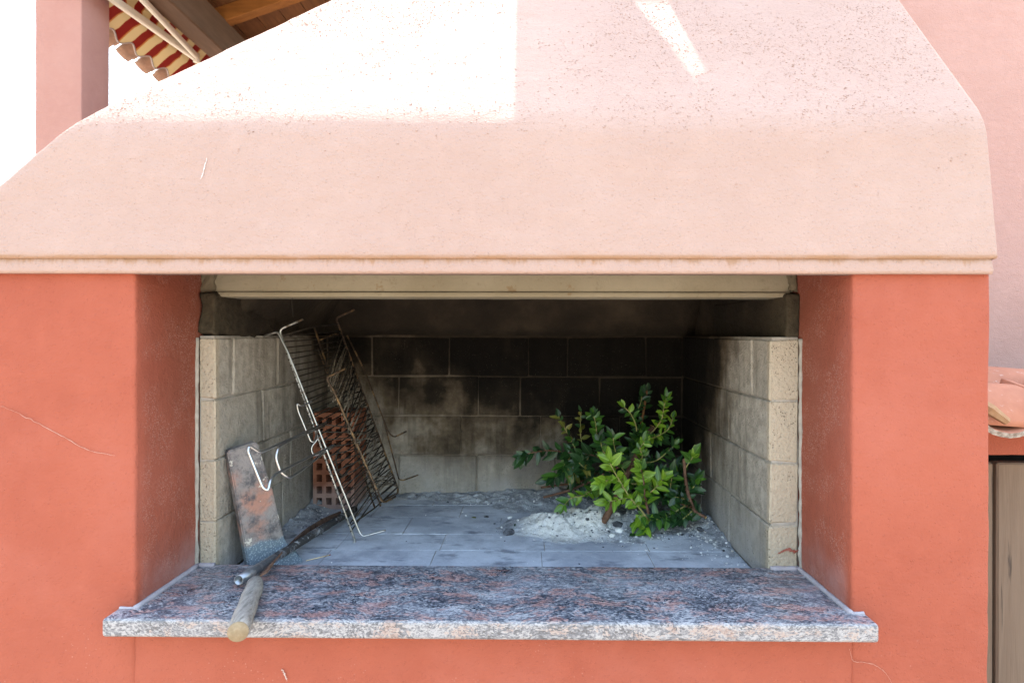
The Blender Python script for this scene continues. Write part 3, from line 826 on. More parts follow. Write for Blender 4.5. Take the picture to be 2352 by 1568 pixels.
# hollow clay brick
YH = 1.645
h0 = at(719, 1163, YH); h1 = at(814, 948, YH)
bx0, bx1, bz0, bz1 = h0.x, h1.x, ZF, h1.z
by1 = YH + .125
nc, nr = 4, 8
def ticks(a, b, n_, hole):
    pitch = (b - a) / n_; r_ = []
    for i in range(n_): m = a + pitch * (i + .5); r_ += [m - hole / 2, m + hole / 2]
    return [a] + r_ + [b]
tx = ticks(bx0 + .004, bx1 - .004, nc, .0165); tx[0] = bx0; tx[-1] = bx1
tz = ticks(bz0 + .006, bz1 - .006, nr, .0205); tz[0] = bz0; tz[-1] = bz1
V = []; Fs = []
def quad(*p):
    k = len(V); V.extend(p); Fs.append((k, k + 1, k + 2, k + 3))
for i in range(len(tx) - 1):
    for j in range(len(tz) - 1):
        xa, xb, za, zb = tx[i], tx[i + 1], tz[j], tz[j + 1]
        if i % 2 == 1 and j % 2 == 1:
            ya, yb = YH, by1 - .004
            quad((xa, yb, za), (xb, yb, za), (xb, yb, zb), (xa, yb, zb))
            quad((xa, ya, za), (xb, ya, za), (xb, yb, za), (xa, yb, za)); quad((xa, ya, zb), (xb, ya, zb), (xb, yb, zb), (xa, yb, zb))
            quad((xa, ya, za), (xa, yb, za), (xa, yb, zb), (xa, ya, zb)); quad((xb, ya, za), (xb, yb, za), (xb, yb, zb), (xb, ya, zb))
        else: quad((xa, YH, za), (xb, YH, za), (xb, YH, zb), (xa, YH, zb))
quad((bx0, by1, bz0), (bx1, by1, bz0), (bx1, by1, bz1), (bx0, by1, bz1))
for xx in (bx0, bx1): quad((xx, YH, bz0), (xx, by1, bz0), (xx, by1, bz1), (xx, YH, bz1))
for zz in (bz0, bz1): quad((bx0, YH, zz), (bx1, YH, zz), (bx1, by1, zz), (bx0, by1, zz))
me = bpy.data.meshes.new('hollow_brick'); me.from_pydata(V, [], Fs)
bm = bmesh.new(); bm.from_mesh(me); bmesh.ops.remove_doubles(bm, verts=bm.verts, dist=1e-5)
bmesh.ops.recalc_face_normals(bm, faces=bm.faces)
outer = [e for e in bm.edges if len(e.link_faces) == 2 and e.calc_face_angle() > 1.0 and all((abs(v.co.x - bx0) < 1e-4 or abs(v.co.x - bx1) < 1e-4) for v in e.verts)]
bmesh.ops.bevel(bm, geom=outer, offset=.003, segments=2, affect='EDGES')
bm.to_mesh(me); bm.free(); me.materials.append(CLAY)
o = link('hollow_brick', me); tag(o, 'orange hollow clay brick with rows of square holes standing on end', 'brick')

# hinged grill basket ------------------------------------------------------
gr = empty('grill_basket', atz(815, 1240, -.512), 'open double wire grill basket propped against the left firebox wall', 'grill')
r1t, r1b = at(641, 757, 1.385), at(812, 1232, 1.385)
r2t, r2b = at(778, 748, 1.685), at(913, 1120, 1.70)
pt, pb_ = at(748, 868, 1.42), at(877, 1151, 1.41)
mt_, mb_ = at(722, 753, 1.54), at(861, 1166, 1.55)
FR = .0029
# near rods (bright) with bent feet
tube('frame_rod', fillet([at(696, 733, 1.40), r1t, r1b, at(816, 1246, 1.385), at(764, 1263, 1.36)], .012), FR, WIRE, gr)
tube('frame_rod', fillet([at(593, 777, 1.372), at(638, 761, 1.378), at(663, 812, 1.378), at(823, 1216, 1.372), at(832, 1232, 1.37), at(886, 1217, 1.375)], .010), FR * .9, WIRE, gr)
# hinge side
tube('frame_rod', fillet([at(814, 711, 1.68), at(771, 731, 1.68), r2t, r2b, at(914, 1132, 1.70), at(882, 1147, 1.68)], .012), FR, ROD, gr)
tube('frame_rod', fillet([at(797, 770, 1.70), at(838, 852, 1.702), at(893, 994, 1.71), at(905, 1004, 1.71), at(934, 990, 1.72)], .008), FR * .8, ROD, gr)
tube('frame_rod', fillet([at(832, 840, 1.69), at(880, 960, 1.70), at(916, 1100, 1.71), at(925, 1103, 1.71), at(961, 1090, 1.72)], .008), FR * .8, ROD, gr)
# middle and inner leaf
tube('frame_rod', [mt_, mb_], FR * .9, ROD, gr)
tube('frame_rod', fillet([at(793, 846, 1.44), pt, at(765, 893, 1.42), pb_, at(886, 1152, 1.44), at(908, 1140, 1.5)], .012), FR, ROD, gr)
tube('frame_rod', [at(730, 800, 1.548), at(770, 905, 1.52), at(875, 1162, 1.50)], FR * .8, ROD, gr)
# end rails
tube('end_rail', fillet([r1t.lerp(r1b, .03), mt_ + Vector((0, 0, .004)), r2t + (r2t - r2b) * .01], .01), FR * .75, BLACKWIRE, gr)
tube('end_rail', [at(806, 1205, 1.385), mb_, at(913, 1118, 1.70)], FR * .7, BLACKWIRE, gr)
tube('end_rail', fillet([mt_.lerp(mb_, .07), at(770, 766, 1.66), r2t.lerp(r2b, .06)], .012), FR * .7, ROD, gr)
for i in range(34):
    t = .03 + i * .0285
    a = r1t.lerp(r1b, t); b_ = r2t.lerp(r2b, t * .99 + .002); m = mt_.lerp(mb_, t * .985)
    dd = (a - m).normalized()
    m = m + Vector((rnd.uniform(-.003, .003), 0, rnd.uniform(-.003, .003)))
    tube('cross_wire', [a + dd * .005, a, m, b_], .0017, BLACKWIRE, gr, 6)
for i in range(25):
    t = .02 + i * .039
    a = pt.lerp(pb_, t); b_ = r2t.lerp(r2b, t + .01 + rnd.uniform(-.006, .006))
    m = a.lerp(b_, .5) + Vector((rnd.uniform(-.004, .004), 0, rnd.uniform(-.004, .002)))
    tube('cross_wire', [a - (b_ - a).normalized() * .004, m, b_], .0017, BLACKWIRE if i % 3 == 0 else ROD2, gr, 6)
# wires near the second bright rod
for i in range(13):
    t = .40 + i * .045
    a = at(663, 812, 1.378).lerp(at(823, 1216, 1.372), t); b_ = pt.lerp(pb_, max(0.02, t * .95 + .02))
    tube('cross_wire', [a + (a - b_).normalized() * .005, b_], .0015, BLACKWIRE, gr, 6)
for i in range(30):
    t = rnd.uniform(.05, .95); a = pt.lerp(pb_, t) + Vector((rnd.uniform(-.01, .01), 0, 0)); b_ = r2t.lerp(r2b, min(.99, t + rnd.uniform(-.12, .2)))
    m = a.lerp(b_, rnd.uniform(.3, .7)) + Vector((rnd.uniform(-.012, .014), 0, rnd.uniform(-.014, .012)))
    tube('cross_wire', smooth_path([a, m, b_], 4), .0015, ROD2 if i % 2 else BLACKWIRE, gr, 6)
def dep(pts): return [at(x, y, Y) for x, y, Y in pts]
HW = .0027
tube('handle', fillet(dep([(752, 968, 1.40), (700, 993, 1.27), (612, 1033, 1.10), (597, 1040, 1.085), (572, 1024, 1.07), (570, 1036, 1.066), (604, 1120, 1.062), (616, 1127, 1.064), (622, 1099, 1.075), (637, 1086, 1.10), (748, 1031, 1.37), (770, 1020, 1.41)]), .010), HW, WIRE, gr)
tube('handle', fillet(dep([(745, 978, 1.40), (668, 1010, 1.20), (640, 1026, 1.14), (633, 1050, 1.13), (645, 1085, 1.13), (664, 1098, 1.14), (690, 1082, 1.20), (748, 1036, 1.38), (765, 1026, 1.41)]), .022, 6), HW, WIRE, gr)
tube('handle', fillet(dep([(752, 901, 1.46), (700, 930, 1.36), (690, 932, 1.345), (682, 926, 1.34), (684, 942, 1.34), (714, 1014, 1.34), (722, 1015, 1.345), (729, 990, 1.37), (756, 962, 1.45)]), .008), HW * .8, WIRE, gr)
tube('handle', fillet(dep([(741, 985, 1.42), (733, 1003, 1.372), (713, 1030, 1.36), (722, 1048, 1.36), (738, 1040, 1.372), (742, 1020, 1.42)]), .010), HW * .7, WIRE, gr)
tube('handle', fillet(dep([(781, 1030, 1.42), (770, 1050, 1.41), (776, 1085, 1.41), (790, 1095, 1.42), (806, 1070, 1.46), (828, 1050, 1.52)]), .012), HW * .75, BLACKWIRE, gr)

# ash ------------------------------------------------------------------
def ash_h(x, y):
    def g(cx, cy, sx, sy, h): return h * math.exp(-((x - cx) / sx) ** 2 - ((y - cy) / sy) ** 2)
    h = g(.115, 1.50, .12, .075, .040) + g(.04, 1.49, .08, .05, .016) + g(.28, 1.55, .14, .10, .030)
    h += g(.20, 1.76, .34, .055, .034) + g(.05, 1.69, .14, .06, .018) + .030 * math.exp(-((x - LIN_R) / .045) ** 2) * max(0, min(1, (y - 1.28) / .2))
    h += .026 * math.exp(-((x - LIN_L) / .05) ** 2) * max(0, min(1, (y - 1.36) / .2)) + .012 * math.exp(-((y - 1.80) / .05) ** 2)
    p = Vector((x, y, 0))
    h *= .8 + .55 * fbm(p, 14, 1)
    return h - .0044 + .0034 * fbm(p, 11, 5) + .0045 * max(0, min(1, h / .012)) * (fbm(p, 34, 2) + .35 * fbm(p, 75, 3))
nx, ny = 420, 220
V = []; Fs = []
for j in range(ny + 1):
    for i in range(nx + 1):
        x = LIN_L + .002 + (LIN_R - LIN_L - .004) * i / nx; y = 1.24 + (YB - .002 - 1.24) * j / ny
        V.append((x, y, ZF + ash_h(x, y)))
for j in range(ny):
    for i in range(nx):
        k = j * (nx + 1) + i
        if max(V[k][2], V[k + 1][2], V[k + nx + 1][2], V[k + nx + 2][2]) > ZF - .002: Fs.append((k, k + 1, k + nx + 2, k + nx + 1))
used = sorted({k for f_ in Fs for k in f_}); mp_ = {k: i for i, k in enumerate(used)}
o = obj('ash_heap', [V[k] for k in used], [tuple(mp_[k] for k in f_) for f_ in Fs], ASH, None, True); tag(o, 'pale grey wood ash heaped on the hearth and along its walls', 'ash', kind='stuff')
def lump_mesh(seed, s=1.0):
    bm = bmesh.new(); bmesh.ops.create_icosphere(bm, subdivisions=2, radius=1)
    for v in bm.verts:
        d = 1 + .38 * fbm(v.co, 1.1, seed) + .14 * fbm(v.co, 3, seed); v.co = Vector((v.co.x * d * 1.2, v.co.y * d, v.co.z * d * .72)) * s
    me = bpy.data.meshes.new('lump'); bm.to_mesh(me); bm.free(); return me
def floor_at(px, py, lift=0.0):
    p = atz(px, py, ZF - E)
    for _ in range(6): p = atz(px, py, ZF + max(0, ash_h(p.x, p.y)) + lift - E)
    return p
LW = [lump_mesh(1 + k * 3.7) for k in range(3)]; LD = [lump_mesh(20 + k * 2.9) for k in range(3)]
for m in LW: m.materials.append(LUMPW)
for m in LD: m.materials.append(LUMPD)
lumps = [(1421, 1217, .0115, 0, 'large white ash lump beside a fallen leaf in front of the heap'), (1406, 1229, .0075, 0, 'small pointed white ash lump beside the large white one'), (1417, 1181, .011, 0, 'pale ash lump beside the thick sawn branch foot'),
         (1227, 1183, .0095, 0, 'rounded pale ash lump on the left flank of the heap'), (1171, 1188, .0065, 0, 'small pale ash lump left of the heap on bare hearth'),
         (1170, 1221, .014, 1, 'black charcoal lump lying clear in front of the heap'), (1357, 1174, .0085, 1, 'dark charcoal lump on top of the ash heap'), (1419, 1204, .012, 1, 'broad dark charcoal lump between white lumps'),
         (1117, 1186, .006, 1, 'small reddish black crumb alone on the hearth bricks'), (1608, 1215, .010, 1, 'dark charcoal lump against the right lining'), (1349, 1192, .006, 1, 'flat charcoal flake on the ash heap front'), (1300, 1222, .006, 1, 'charcoal chip at the front edge of the ash heap')]
for i, (x, y, s, k, lab) in enumerate(lumps):
    p = floor_at(x, y, s * .4)
    o = link('charcoal_lump' if k else 'ash_lump', (LD if k else LW)[i % 3], None, p); o.scale = (s, s * .8, s * .8); o.rotation_euler = (0, 0, rnd.uniform(0, 6)); tag(o, lab, 'charcoal' if k else 'ash lump', 'lumps in the ash')
V = []; Fs = []; mats_i = []
ico = bmesh.new(); bmesh.ops.create_icosphere(ico, subdivisions=1, radius=1); iv = [v.co.copy() for v in ico.verts]; ifc = [tuple(v.index for v in f_.verts) for f_ in ico.faces]; ico.free()
zones = [(.15, 1.49, .17, .09, 420), (.30, 1.45, .17, .10, 200), (.44, 1.45, .06, .18, 260), (.15, 1.72, .3, .06, 300), (-.58, 1.55, .05, .14, 160), (0, 1.5, .5, .25, 60)]
for (cx, cy, sx, sy, cnt) in zones:
    for _ in range(cnt):
        x = min(max(rnd.gauss(cx, sx * .6), LIN_L + .01), LIN_R - .01); y = min(max(rnd.gauss(cy, sy * .6), 1.26), YB - .01)
        s = .0009 + .0030 * rnd.random() ** 4; z = ZF + max(0, ash_h(x, y)) + s * .3; k0 = len(V)
        a = rnd.uniform(0, 6); ca, sa = math.cos(a), math.sin(a)
        for v in iv:
            q = Vector((v.x * 1.3, v.y * .9, v.z * .7)) * s * rnd.uniform(.75, 1.2)
            V.append((x + q.x * ca - q.y * sa, y + q.x * sa + q.y * ca, z + q.z))
        mi = 0 if rnd.random() < .68 else 1
        for f_ in ifc: Fs.append(tuple(k0 + t for t in f_)); mats_i.append(mi)
me = bpy.data.meshes.new('ash_crumbs'); me.from_pydata(V, [], Fs); me.materials.append(LUMPW); me.materials.append(LUMPD)
for p, mi in zip(me.polygons, mats_i): p.material_index = mi
o = link('ash_crumbs', me); tag(o, 'small ash and charcoal crumbs scattered on the hearth', 'crumbs', kind='stuff')

# leafy cut branches ------------------------------------------------------
def leaf_mesh(L, W, fold, curl, seed):
    rr = random.Random(seed); n = 6; V = []; Fs = []
    for i in range(n + 1):
        t = i / n; wd = W * (math.sin(math.pi * min(1, t ** .82)) ** .85) * .5 + .0003
        x = L * t; z = -curl * L * t * t; sw = .0015 * math.sin(t * 5 + seed)
        V += [(x, -wd + sw, z + fold * wd), (x, sw, z), (x, wd + sw, z + fold * wd + .0004 * math.sin(i * 2.0))]
    for i in range(n):
        for k in (0, 1): Fs.append((3 * i + k, 3 * i + k + 1, 3 * i + 4 + k, 3 * i + 3 + k))
    me = bpy.data.meshes.new('leaf'); me.from_pydata(V, [], Fs)
    for p in me.polygons: p.use_smooth = True
    return me
LEAVES = {}
for key, mat in (('B', LEAF_B), ('M', LEAF_M), ('D', LEAF_D), ('O', LEAF_O)):
    LEAVES[key] = []
    for k in range(6):
        me = leaf_mesh(.034 + .003 * k, .0175 + .0015 * ((k * 2) % 5), .20 + .09 * (k % 3), .05 + .10 * (k % 4), k); me.materials.append(mat); LEAVES[key].append(me)
def put_leaf(parent, p, d, nrm, key, s):
    d = d.normalized(); y = nrm.cross(d)
    if y.length < 1e-3: y = Vector((0, 0, 1)).cross(d)
    y.normalize(); z = d.cross(y)
    m = Matrix((d, y, z)).transposed()
    # keep the leaf clear of lining and hearth
    tip = p + d * .045 * s
    if tip.x > LIN_R - .004 or tip.y > YB - .006: s *= .5
    o = bpy.data.objects.new('leaf', rnd.choice(LEAVES[key])); C.objects.link(o)
    o.parent = parent; o.location = p - OFF[parent.name]; o.rotation_euler = m.to_euler(); o.scale = (s, s, s)
    return o
TOCAM = Vector((-.1, -1, .35)).normalized()
def twig(parent, pts, r0, r1, mat, keys, n_leaf, size, start=.15, tipn=3, spread=.9, part='twig'):
    P = smooth_path(pts, 6)
    rad = [r0 + (r1 - r0) * i / (len(P) - 1) for i in range(len(P))]
    V, Fs = tube_data(P, rad, 7); obj(part, V, Fs, mat, parent, True)
    Ln = len(P) - 1; ang = rnd.uniform(0, 6)
    n_leaf = int(n_leaf * 2.05)
    for k in range(n_leaf):
        u = start + (1 - start) * (k + rnd.random() * .4) / max(1, n_leaf); i = min(Ln - 1, int(u * Ln)); p = P[i].lerp(P[i + 1], u * Ln - i)
        t = (P[i + 1] - P[i]).normalized(); ang += 2.4 + rnd.uniform(-.4, .4)
        a = t.orthogonal().normalized(); b2 = t.cross(a); side = a * math.cos(ang) + b2 * math.sin(ang)
        d = t * rnd.uniform(.35, .9) + side * spread + Vector((0, 0, rnd.uniform(-.35, .2)))
        nn = (TOCAM * .8 + Vector((rnd.uniform(-.6, .6), rnd.uniform(-.5, .3), rnd.uniform(-.1, .9)))).normalized()
        if p.z + d.normalized().z * .035 < ZF + .012: d.z = abs(d.z) + .1
        put_leaf(parent, p, d, nn, rnd.choice(keys), size * rnd.uniform(.48, 1.0))
    for k in range(tipn):
        t = (P[-1] - P[-2]).normalized(); d = t + Vector((rnd.uniform(-.6, .6), rnd.uniform(-.6, .4), rnd.uniform(-.4, .4)))
        put_leaf(parent, P[-1], d, (TOCAM + Vector((rnd.uniform(-.6, .6), 0, rnd.uniform(-.2, .6)))).normalized(), rnd.choice(keys), size * rnd.uniform(.65, 1.0))
def cut_end(parent, p, d, r):
    tube('cut_end', [p, p + d.normalized() * .0015], [r * .98, r * .9], CUTWOOD, parent, 10)
GB = 'cut branches piled on the ash'
def D(*pts): return [at(*p) for p in pts]
def branch(base, label): return empty('cut_branch', base, label, 'branch', GB)
# 1 thick sawn branch, with side shoots
P1 = D((1377, 1213, 1.475), (1407, 1160, 1.50), (1440, 1091, 1.55), (1470, 1030, 1.60), (1498, 981, 1.64))
b1 = branch(P1[0], 'thickest brown branch with pale sawn ends, its foot standing in ash')
twig(b1, P1, .0095, .0085, BARK, 'D', 0, 1, tipn=0, part='stem'); cut_end(b1, P1[0], P1[0] - P1[1], .0094); cut_end(b1, P1[-1], P1[-1] - P1[-2], .0085)
twig(b1, D((1470, 1030, 1.60), (1463, 1000, 1.59), (1460, 974, 1.58), (1448, 949, 1.575), (1434, 935, 1.57)), .0022, .0012, GREENTWIG, 'MDB', 9, .8)
twig(b1, D((1490, 1000, 1.62), (1505, 984, 1.60), (1520, 962, 1.58), (1525, 935, 1.57), (1530, 915, 1.57)), .0022, .001, GREENTWIG, 'MBB', 13, .75, .3, 5)
twig(b1, D((1485, 1010, 1.62), (1512, 1000, 1.58), (1535, 985, 1.57), (1545, 960, 1.58)), .002, .001, GREENTWIG, 'MB', 9, .7)
twig(b1, D((1440, 1091, 1.55), (1420, 1060, 1.53), (1412, 1030, 1.52), (1408, 1005, 1.51)), .002, .001, GREENTWIG, 'DDMM', 11, .85)
twig(b1, D((1450, 1070, 1.56), (1475, 1050, 1.50), (1470, 1030, 1.48), (1480, 1015, 1.475)), .002, .001, GREENTWIG, 'BBM', 9, .8)
twig(b1, D((1455, 1060, 1.57), (1500, 1060, 1.53), (1530, 1040, 1.52), (1552, 1018, 1.54)), .002, .001, GREENTWIG, 'DDM', 12, .85)
twig(b1, D((1430, 1110, 1.53), (1470, 1110, 1.50), (1505, 1100, 1.48), (1530, 1085, 1.48)), .002, .001, GREENTWIG, 'DDM', 12, .9)
# 2, 3 bright front shoots
P2 = D((1495, 1201, 1.445), (1470, 1168, 1.435), (1447, 1142, 1.425), (1424, 1105, 1.415), (1405, 1071, 1.41), (1401, 1056, 1.41))
b2 = branch(P2[0], 'bright yellow-green front shoot slanting up to the left over the pile')
twig(b2, P2, .0028, .0012, GREENTWIG, 'B', 13, 1.08, .22, 2, 1.0, 'stem'); cut_end(b2, P2[0], P2[0] - P2[1], .0028)
twig(b2, D((1447, 1142, 1.425), (1420, 1147, 1.42), (1395, 1152, 1.415)), .0015, .0009, GREENTWIG, 'B', 5, .9)
twig(b2, D((1424, 1105, 1.415), (1400, 1102, 1.41), (1380, 1108, 1.405)), .0015, .0009, GREENTWIG, 'B', 5, .9)
twig(b2, D((1480, 1182, 1.44), (1468, 1190, 1.43), (1462, 1200, 1.43)), .0015, .0009, GREENTWIG, 'BM', 5, .85)
P3 = D((1496, 1208, 1.455), (1486, 1165, 1.452), (1480, 1130, 1.45), (1478, 1101, 1.448), (1472, 1078, 1.446))
b3 = branch(P3[0], 'upright young shoot with pale leaves crossing the slanting front shoot')
twig(b3, P3, .0042, .0015, BARK, 'BBM', 11, 1.05, .25, 3, .95, 'stem'); cut_end(b3, P3[0], P3[0] - P3[1], .0042)
twig(b3, D((1482, 1140, 1.45), (1505, 1120, 1.44), (1522, 1100, 1.44)), .0016, .001, GREENTWIG, 'BBM', 7, .95)
twig(b3, D((1494, 1200, 1.455), (1486, 1208, 1.44), (1480, 1214, 1.435)), .0016, .001, GREENTWIG, 'BM', 5, .95)
# 4 right brown stem
P4 = D((1602, 1191, 1.46), (1590, 1160, 1.465), (1580, 1132, 1.47), (1574, 1095, 1.475), (1571, 1053, 1.48))
b4 = branch(P4[0], 'bare-topped brown stem standing beside the right lining')
twig(b4, P4, .0052, .0042, BARK, 'D', 6, .8, .2, 0, .9, 'stem'); cut_end(b4, P4[0], P4[0] - P4[1], .005)
twig(b4, D((1574, 1075, 1.477), (1584, 1060, 1.475), (1592, 1048, 1.475)), .0015, .001, GREENTWIG, 'MB', 4, 1.05, .4, 2)
twig(b4, D((1580, 1132, 1.47), (1592, 1120, 1.475), (1600, 1100, 1.475)), .0015, .001, GREENTWIG, 'DM', 8, .85)
twig(b4, D((1588, 1155, 1.465), (1570, 1145, 1.46), (1550, 1140, 1.45)), .0015, .001, GREENTWIG, 'D', 9, .9)
# 5 low branch to the right
P5 = D((1621, 1188, 1.45), (1600, 1176, 1.46), (1575, 1160, 1.47), (1532, 1146, 1.49), (1490, 1150, 1.51))
b5 = branch(P5[0], 'low dark-leaved branch lying with its forked cut end at the right lining')
twig(b5, P5, .0042, .0025, BARK, 'D', 14, .95, .12, 3, 1.0, 'stem'); cut_end(b5, P5[0], P5[0] - P5[1], .004)
twig(b5, D((1575, 1160, 1.47), (1550, 1175, 1.45), (1520, 1188, 1.44), (1500, 1195, 1.44)), .002, .001, GREENTWIG, 'DDM', 15, .95)
twig(b5, D((1590, 1172, 1.46), (1570, 1190, 1.44), (1545, 1200, 1.435)), .002, .001, GREENTWIG, 'D', 11, .9)
twig(b5, D((1550, 1152, 1.48), (1540, 1120, 1.47), (1545, 1090, 1.47)), .002, .001, GREENTWIG, 'DM', 12, .95)
twig(b5, D((1560, 1155, 1.48), (1565, 1115, 1.50), (1555, 1075, 1.52)), .002, .001, GREENTWIG, 'D', 12, .95)
# 6 left stem low
P6 = D((1248, 1142, 1.62), (1303, 1127, 1.615), (1350, 1108, 1.61), (1395, 1085, 1.60), (1440, 1062, 1.60))
b6 = branch(P6[0], 'long brown stem pointing left, its bare peeled end above the ash')
twig(b6, P6, .0036, .0042, BARK, 'D', 12, .95, .25, 2, 1.0, 'stem')
twig(b6, D((1390, 1088, 1.60), (1365, 1118, 1.54), (1341, 1137, 1.50), (1312, 1143, 1.49), (1294, 1163, 1.485)), .0018, .0009, GREENTWIG, 'BM', 12, .78)
twig(b6, D((1350, 1108, 1.61), (1345, 1080, 1.59), (1330, 1062, 1.58)), .0018, .001, GREENTWIG, 'D', 10, 1.0)
twig(b6, D((1360, 1105, 1.60), (1375, 1125, 1.56), (1395, 1132, 1.53)), .0018, .001, GREENTWIG, 'DM', 11, .95)
twig(b6, D((1400, 1082, 1.60), (1400, 1055, 1.57), (1385, 1035, 1.56), (1380, 1015, 1.56)), .0018, .001, GREENTWIG, 'DM', 12, .9)
# 7 upper left drooping spray
P7 = D((1242, 1119, 1.66), (1290, 1113, 1.655), (1330, 1106, 1.65), (1370, 1088, 1.645), (1420, 1068, 1.64))
b7 = branch(P7[0], 'left branch with large drooping dark leaves in front of the back lining')
twig(b7, P7, .003, .0036, BARK, 'D', 12, 1.0, .3, 2, 1.0, 'stem')
twig(b7, D((1400, 1076, 1.64), (1367, 1047, 1.63), (1321, 1042, 1.62), (1262, 1034, 1.61), (1212, 1042, 1.60), (1200, 1050, 1.60)), .0026, .0012, BARK, 'DDDDD', 22, 1.12, .15, 5)
twig(b7, D((1372, 1050, 1.63), (1371, 1000, 1.62), (1367, 967, 1.61), (1362, 955, 1.61)), .002, .001, GREENTWIG, 'DMM', 13, .8)
twig(b7, D((1330, 1043, 1.62), (1316, 1020, 1.64), (1301, 990, 1.66), (1283, 957, 1.67)), .0016, .0009, GREENTWIG, 'DMO', 9, .8, .25, 2)
twig(b7, D((1345, 1045, 1.63), (1335, 1010, 1.67), (1333, 975, 1.68), (1335, 945, 1.68)), .0014, .0008, GREENTWIG, 'DO', 6, .72, .3, 1)
twig(b7, D((1321, 1042, 1.62), (1300, 1060, 1.60), (1290, 1085, 1.59), (1262, 1098, 1.60)), .0018, .001, GREENTWIG, 'DDM', 13, 1.05)
twig(b7, D((1355, 1047, 1.63), (1340, 1065, 1.60), (1320, 1085, 1.59)), .0018, .001, GREENTWIG, 'DDO', 10, 1.15)
# 8 upright orange stem at the back
P8 = D((1440, 1110, 1.66), (1455, 1040, 1.685), (1472, 977, 1.71), (1486, 897, 1.735))
b8 = branch(P8[0], 'upright orange-brown stem rising highest against the back lining')
twig(b8, P8, .0045, .0034, BARKO, 'D', 10, .75, .45, 3, .9, 'stem')
twig(b8, D((1468, 990, 1.705), (1455, 960, 1.70), (1470, 930, 1.70), (1475, 905, 1.71)), .0014, .0008, GREENTWIG, 'D', 8, .7)
for k in range(9):
    u = rnd.uniform(.05, .75); s = Vector(P8[0]).lerp(Vector(P8[-1]), u * .7)
    e = at(rnd.uniform(1400, 1555), rnd.uniform(985, 1150), rnd.uniform(1.55, 1.68))
    twig(b8, [s, s.lerp(e, .5) + Vector((0, -.01, .015)), e], .0018, .001, GREENTWIG, 'DDDM', 13, .92)
# fallen leaves
for i, (x, y, rz, lab) in enumerate(((1364, 1217, 2.9, 'dark fallen leaf lying under the sawn foot of the thick branch'), (1446, 1231, .4, 'dark fallen leaf on bare hearth beside the white lump'), (1182, 1208, 1.1, 'tiny fallen leaf beside the black charcoal lump'), (1083, 1188, .2, 'small dry brown leaf flake on the hearth bricks'))):
    p = floor_at(x, y, .002); o = link('fallen_leaf', LEAVES['O' if i == 3 else 'D'][i], None, p); o.rotation_euler = (.15, -.08, rz); s = (1, .9, .5, .45)[i]; o.scale = (s, s, s); tag(o, lab, 'leaf', 'fallen leaves')

# ------------------------------------------------------------------ right: house wall, tiled cupboard and door
o = rbox('house_wall', XPR + .02, 4.5, 2.05, 7.5, 0, E + 3.0, WALLP, None, .01, .12, .002, 12); tag(o, 'rough pink plastered house wall behind the barbecue hood', 'wall')
YC = 1.28
cup = empty('log_store', (1.6, YC, 0), 'low coral masonry store with a plank door and clay tile roof', 'store')
zc0 = at(2310, 1046, YC).z; zc1 = at(2310, 990, YC).z
rbox('wall', XPR + .002, 2.4, YC, YC + .10, zc0, zc1 + .05, CORAL, cup, .006, .05, .001)
rbox('side_wall', 2.3, 2.4, YC + .102, 2.045, 0, zc1 + .05, CORAL, cup, .006, .1, .001)
rbox('gap_shade_panel', XPR + .002, 2.298, 1.55, 1.57, 0, zc1 + .04, DARK, cup, .003, .2, 0)  # near-black sheet standing in for the shade behind the gap over the door
YD = YC + .03
dz1 = at(2310, 1063, YD).z
door = empty('door', (XPR + .02, YD, .02)); door.parent = cup; door.location = Vector((XPR + .02, YD, .02)) - OFF[cup.name]
xg = at(2289, 1300, YD).x
px_ = [xg - .128, xg] + [xg + .135 * k for k in range(1, 9)]
for k in range(len(px_) - 1):
    a = max(px_[k] + .0015, XPR + .003); b_ = px_[k + 1] - .0015
    beam('plank', a, b_, YD + (.006 if k == 0 else 0), YD + .03, .03, dz1 - (.001 if k == 0 else 0), DOORM, door, .004)
# tiles
def barrel(name, p0, p1, r0, r1, th, mat, parent, up=True, a0=0.0, a1=math.pi, n=14, edge=None):
    p0, p1 = Vector(p0), Vector(p1); t = (p1 - p0).normalized(); s = t.cross(Vector((0, 0, 1))).normalized(); u = s.cross(t)
    if not up: u = -u
    V = []; Fs = []; m = 9
    for i in range(m):
        q = p0.lerp(p1, i / (m - 1)); r_ = r0 + (r1 - r0) * i / (m - 1)
        for lay_ in (0, 1):
            rr = r_ - th * lay_
            for k in range(n + 1):
                a = a0 + (a1 - a0) * k / n
                v = q + s * math.cos(a) * rr + u * math.sin(a) * rr
                V.append(v + Vector((1, 1, 1)) * .0012 * fbm(v, 30))
    W_ = 2 * (n + 1)
    for i in range(m - 1):
        for k in range(n):
            A = i * W_ + k; B = (i + 1) * W_ + k
            Fs += [(A, A + 1, B + 1, B), (A + n + 1, B + n + 1, B + n + 2, A + n + 2)]
        for k in (0, n): Fs.append((i * W_ + k, i * W_ + k + n + 1, (i + 1) * W_ + k + n + 1, (i + 1) * W_ + k))
    for i in (0, m - 1):
        for k in range(n): Fs.append((i * W_ + k, i * W_ + k + n + 1, i * W_ + k + n + 2, i * W_ + k + 1))
    o_ = obj(name, V, Fs, mat, parent, True)
    if edge:
        o_.data.materials.append(edge)
        for p in o_.data.polygons[len(Fs) - 2 * n:len(Fs) - n]: p.material_index = 1; p.use_smooth = False
    return o_
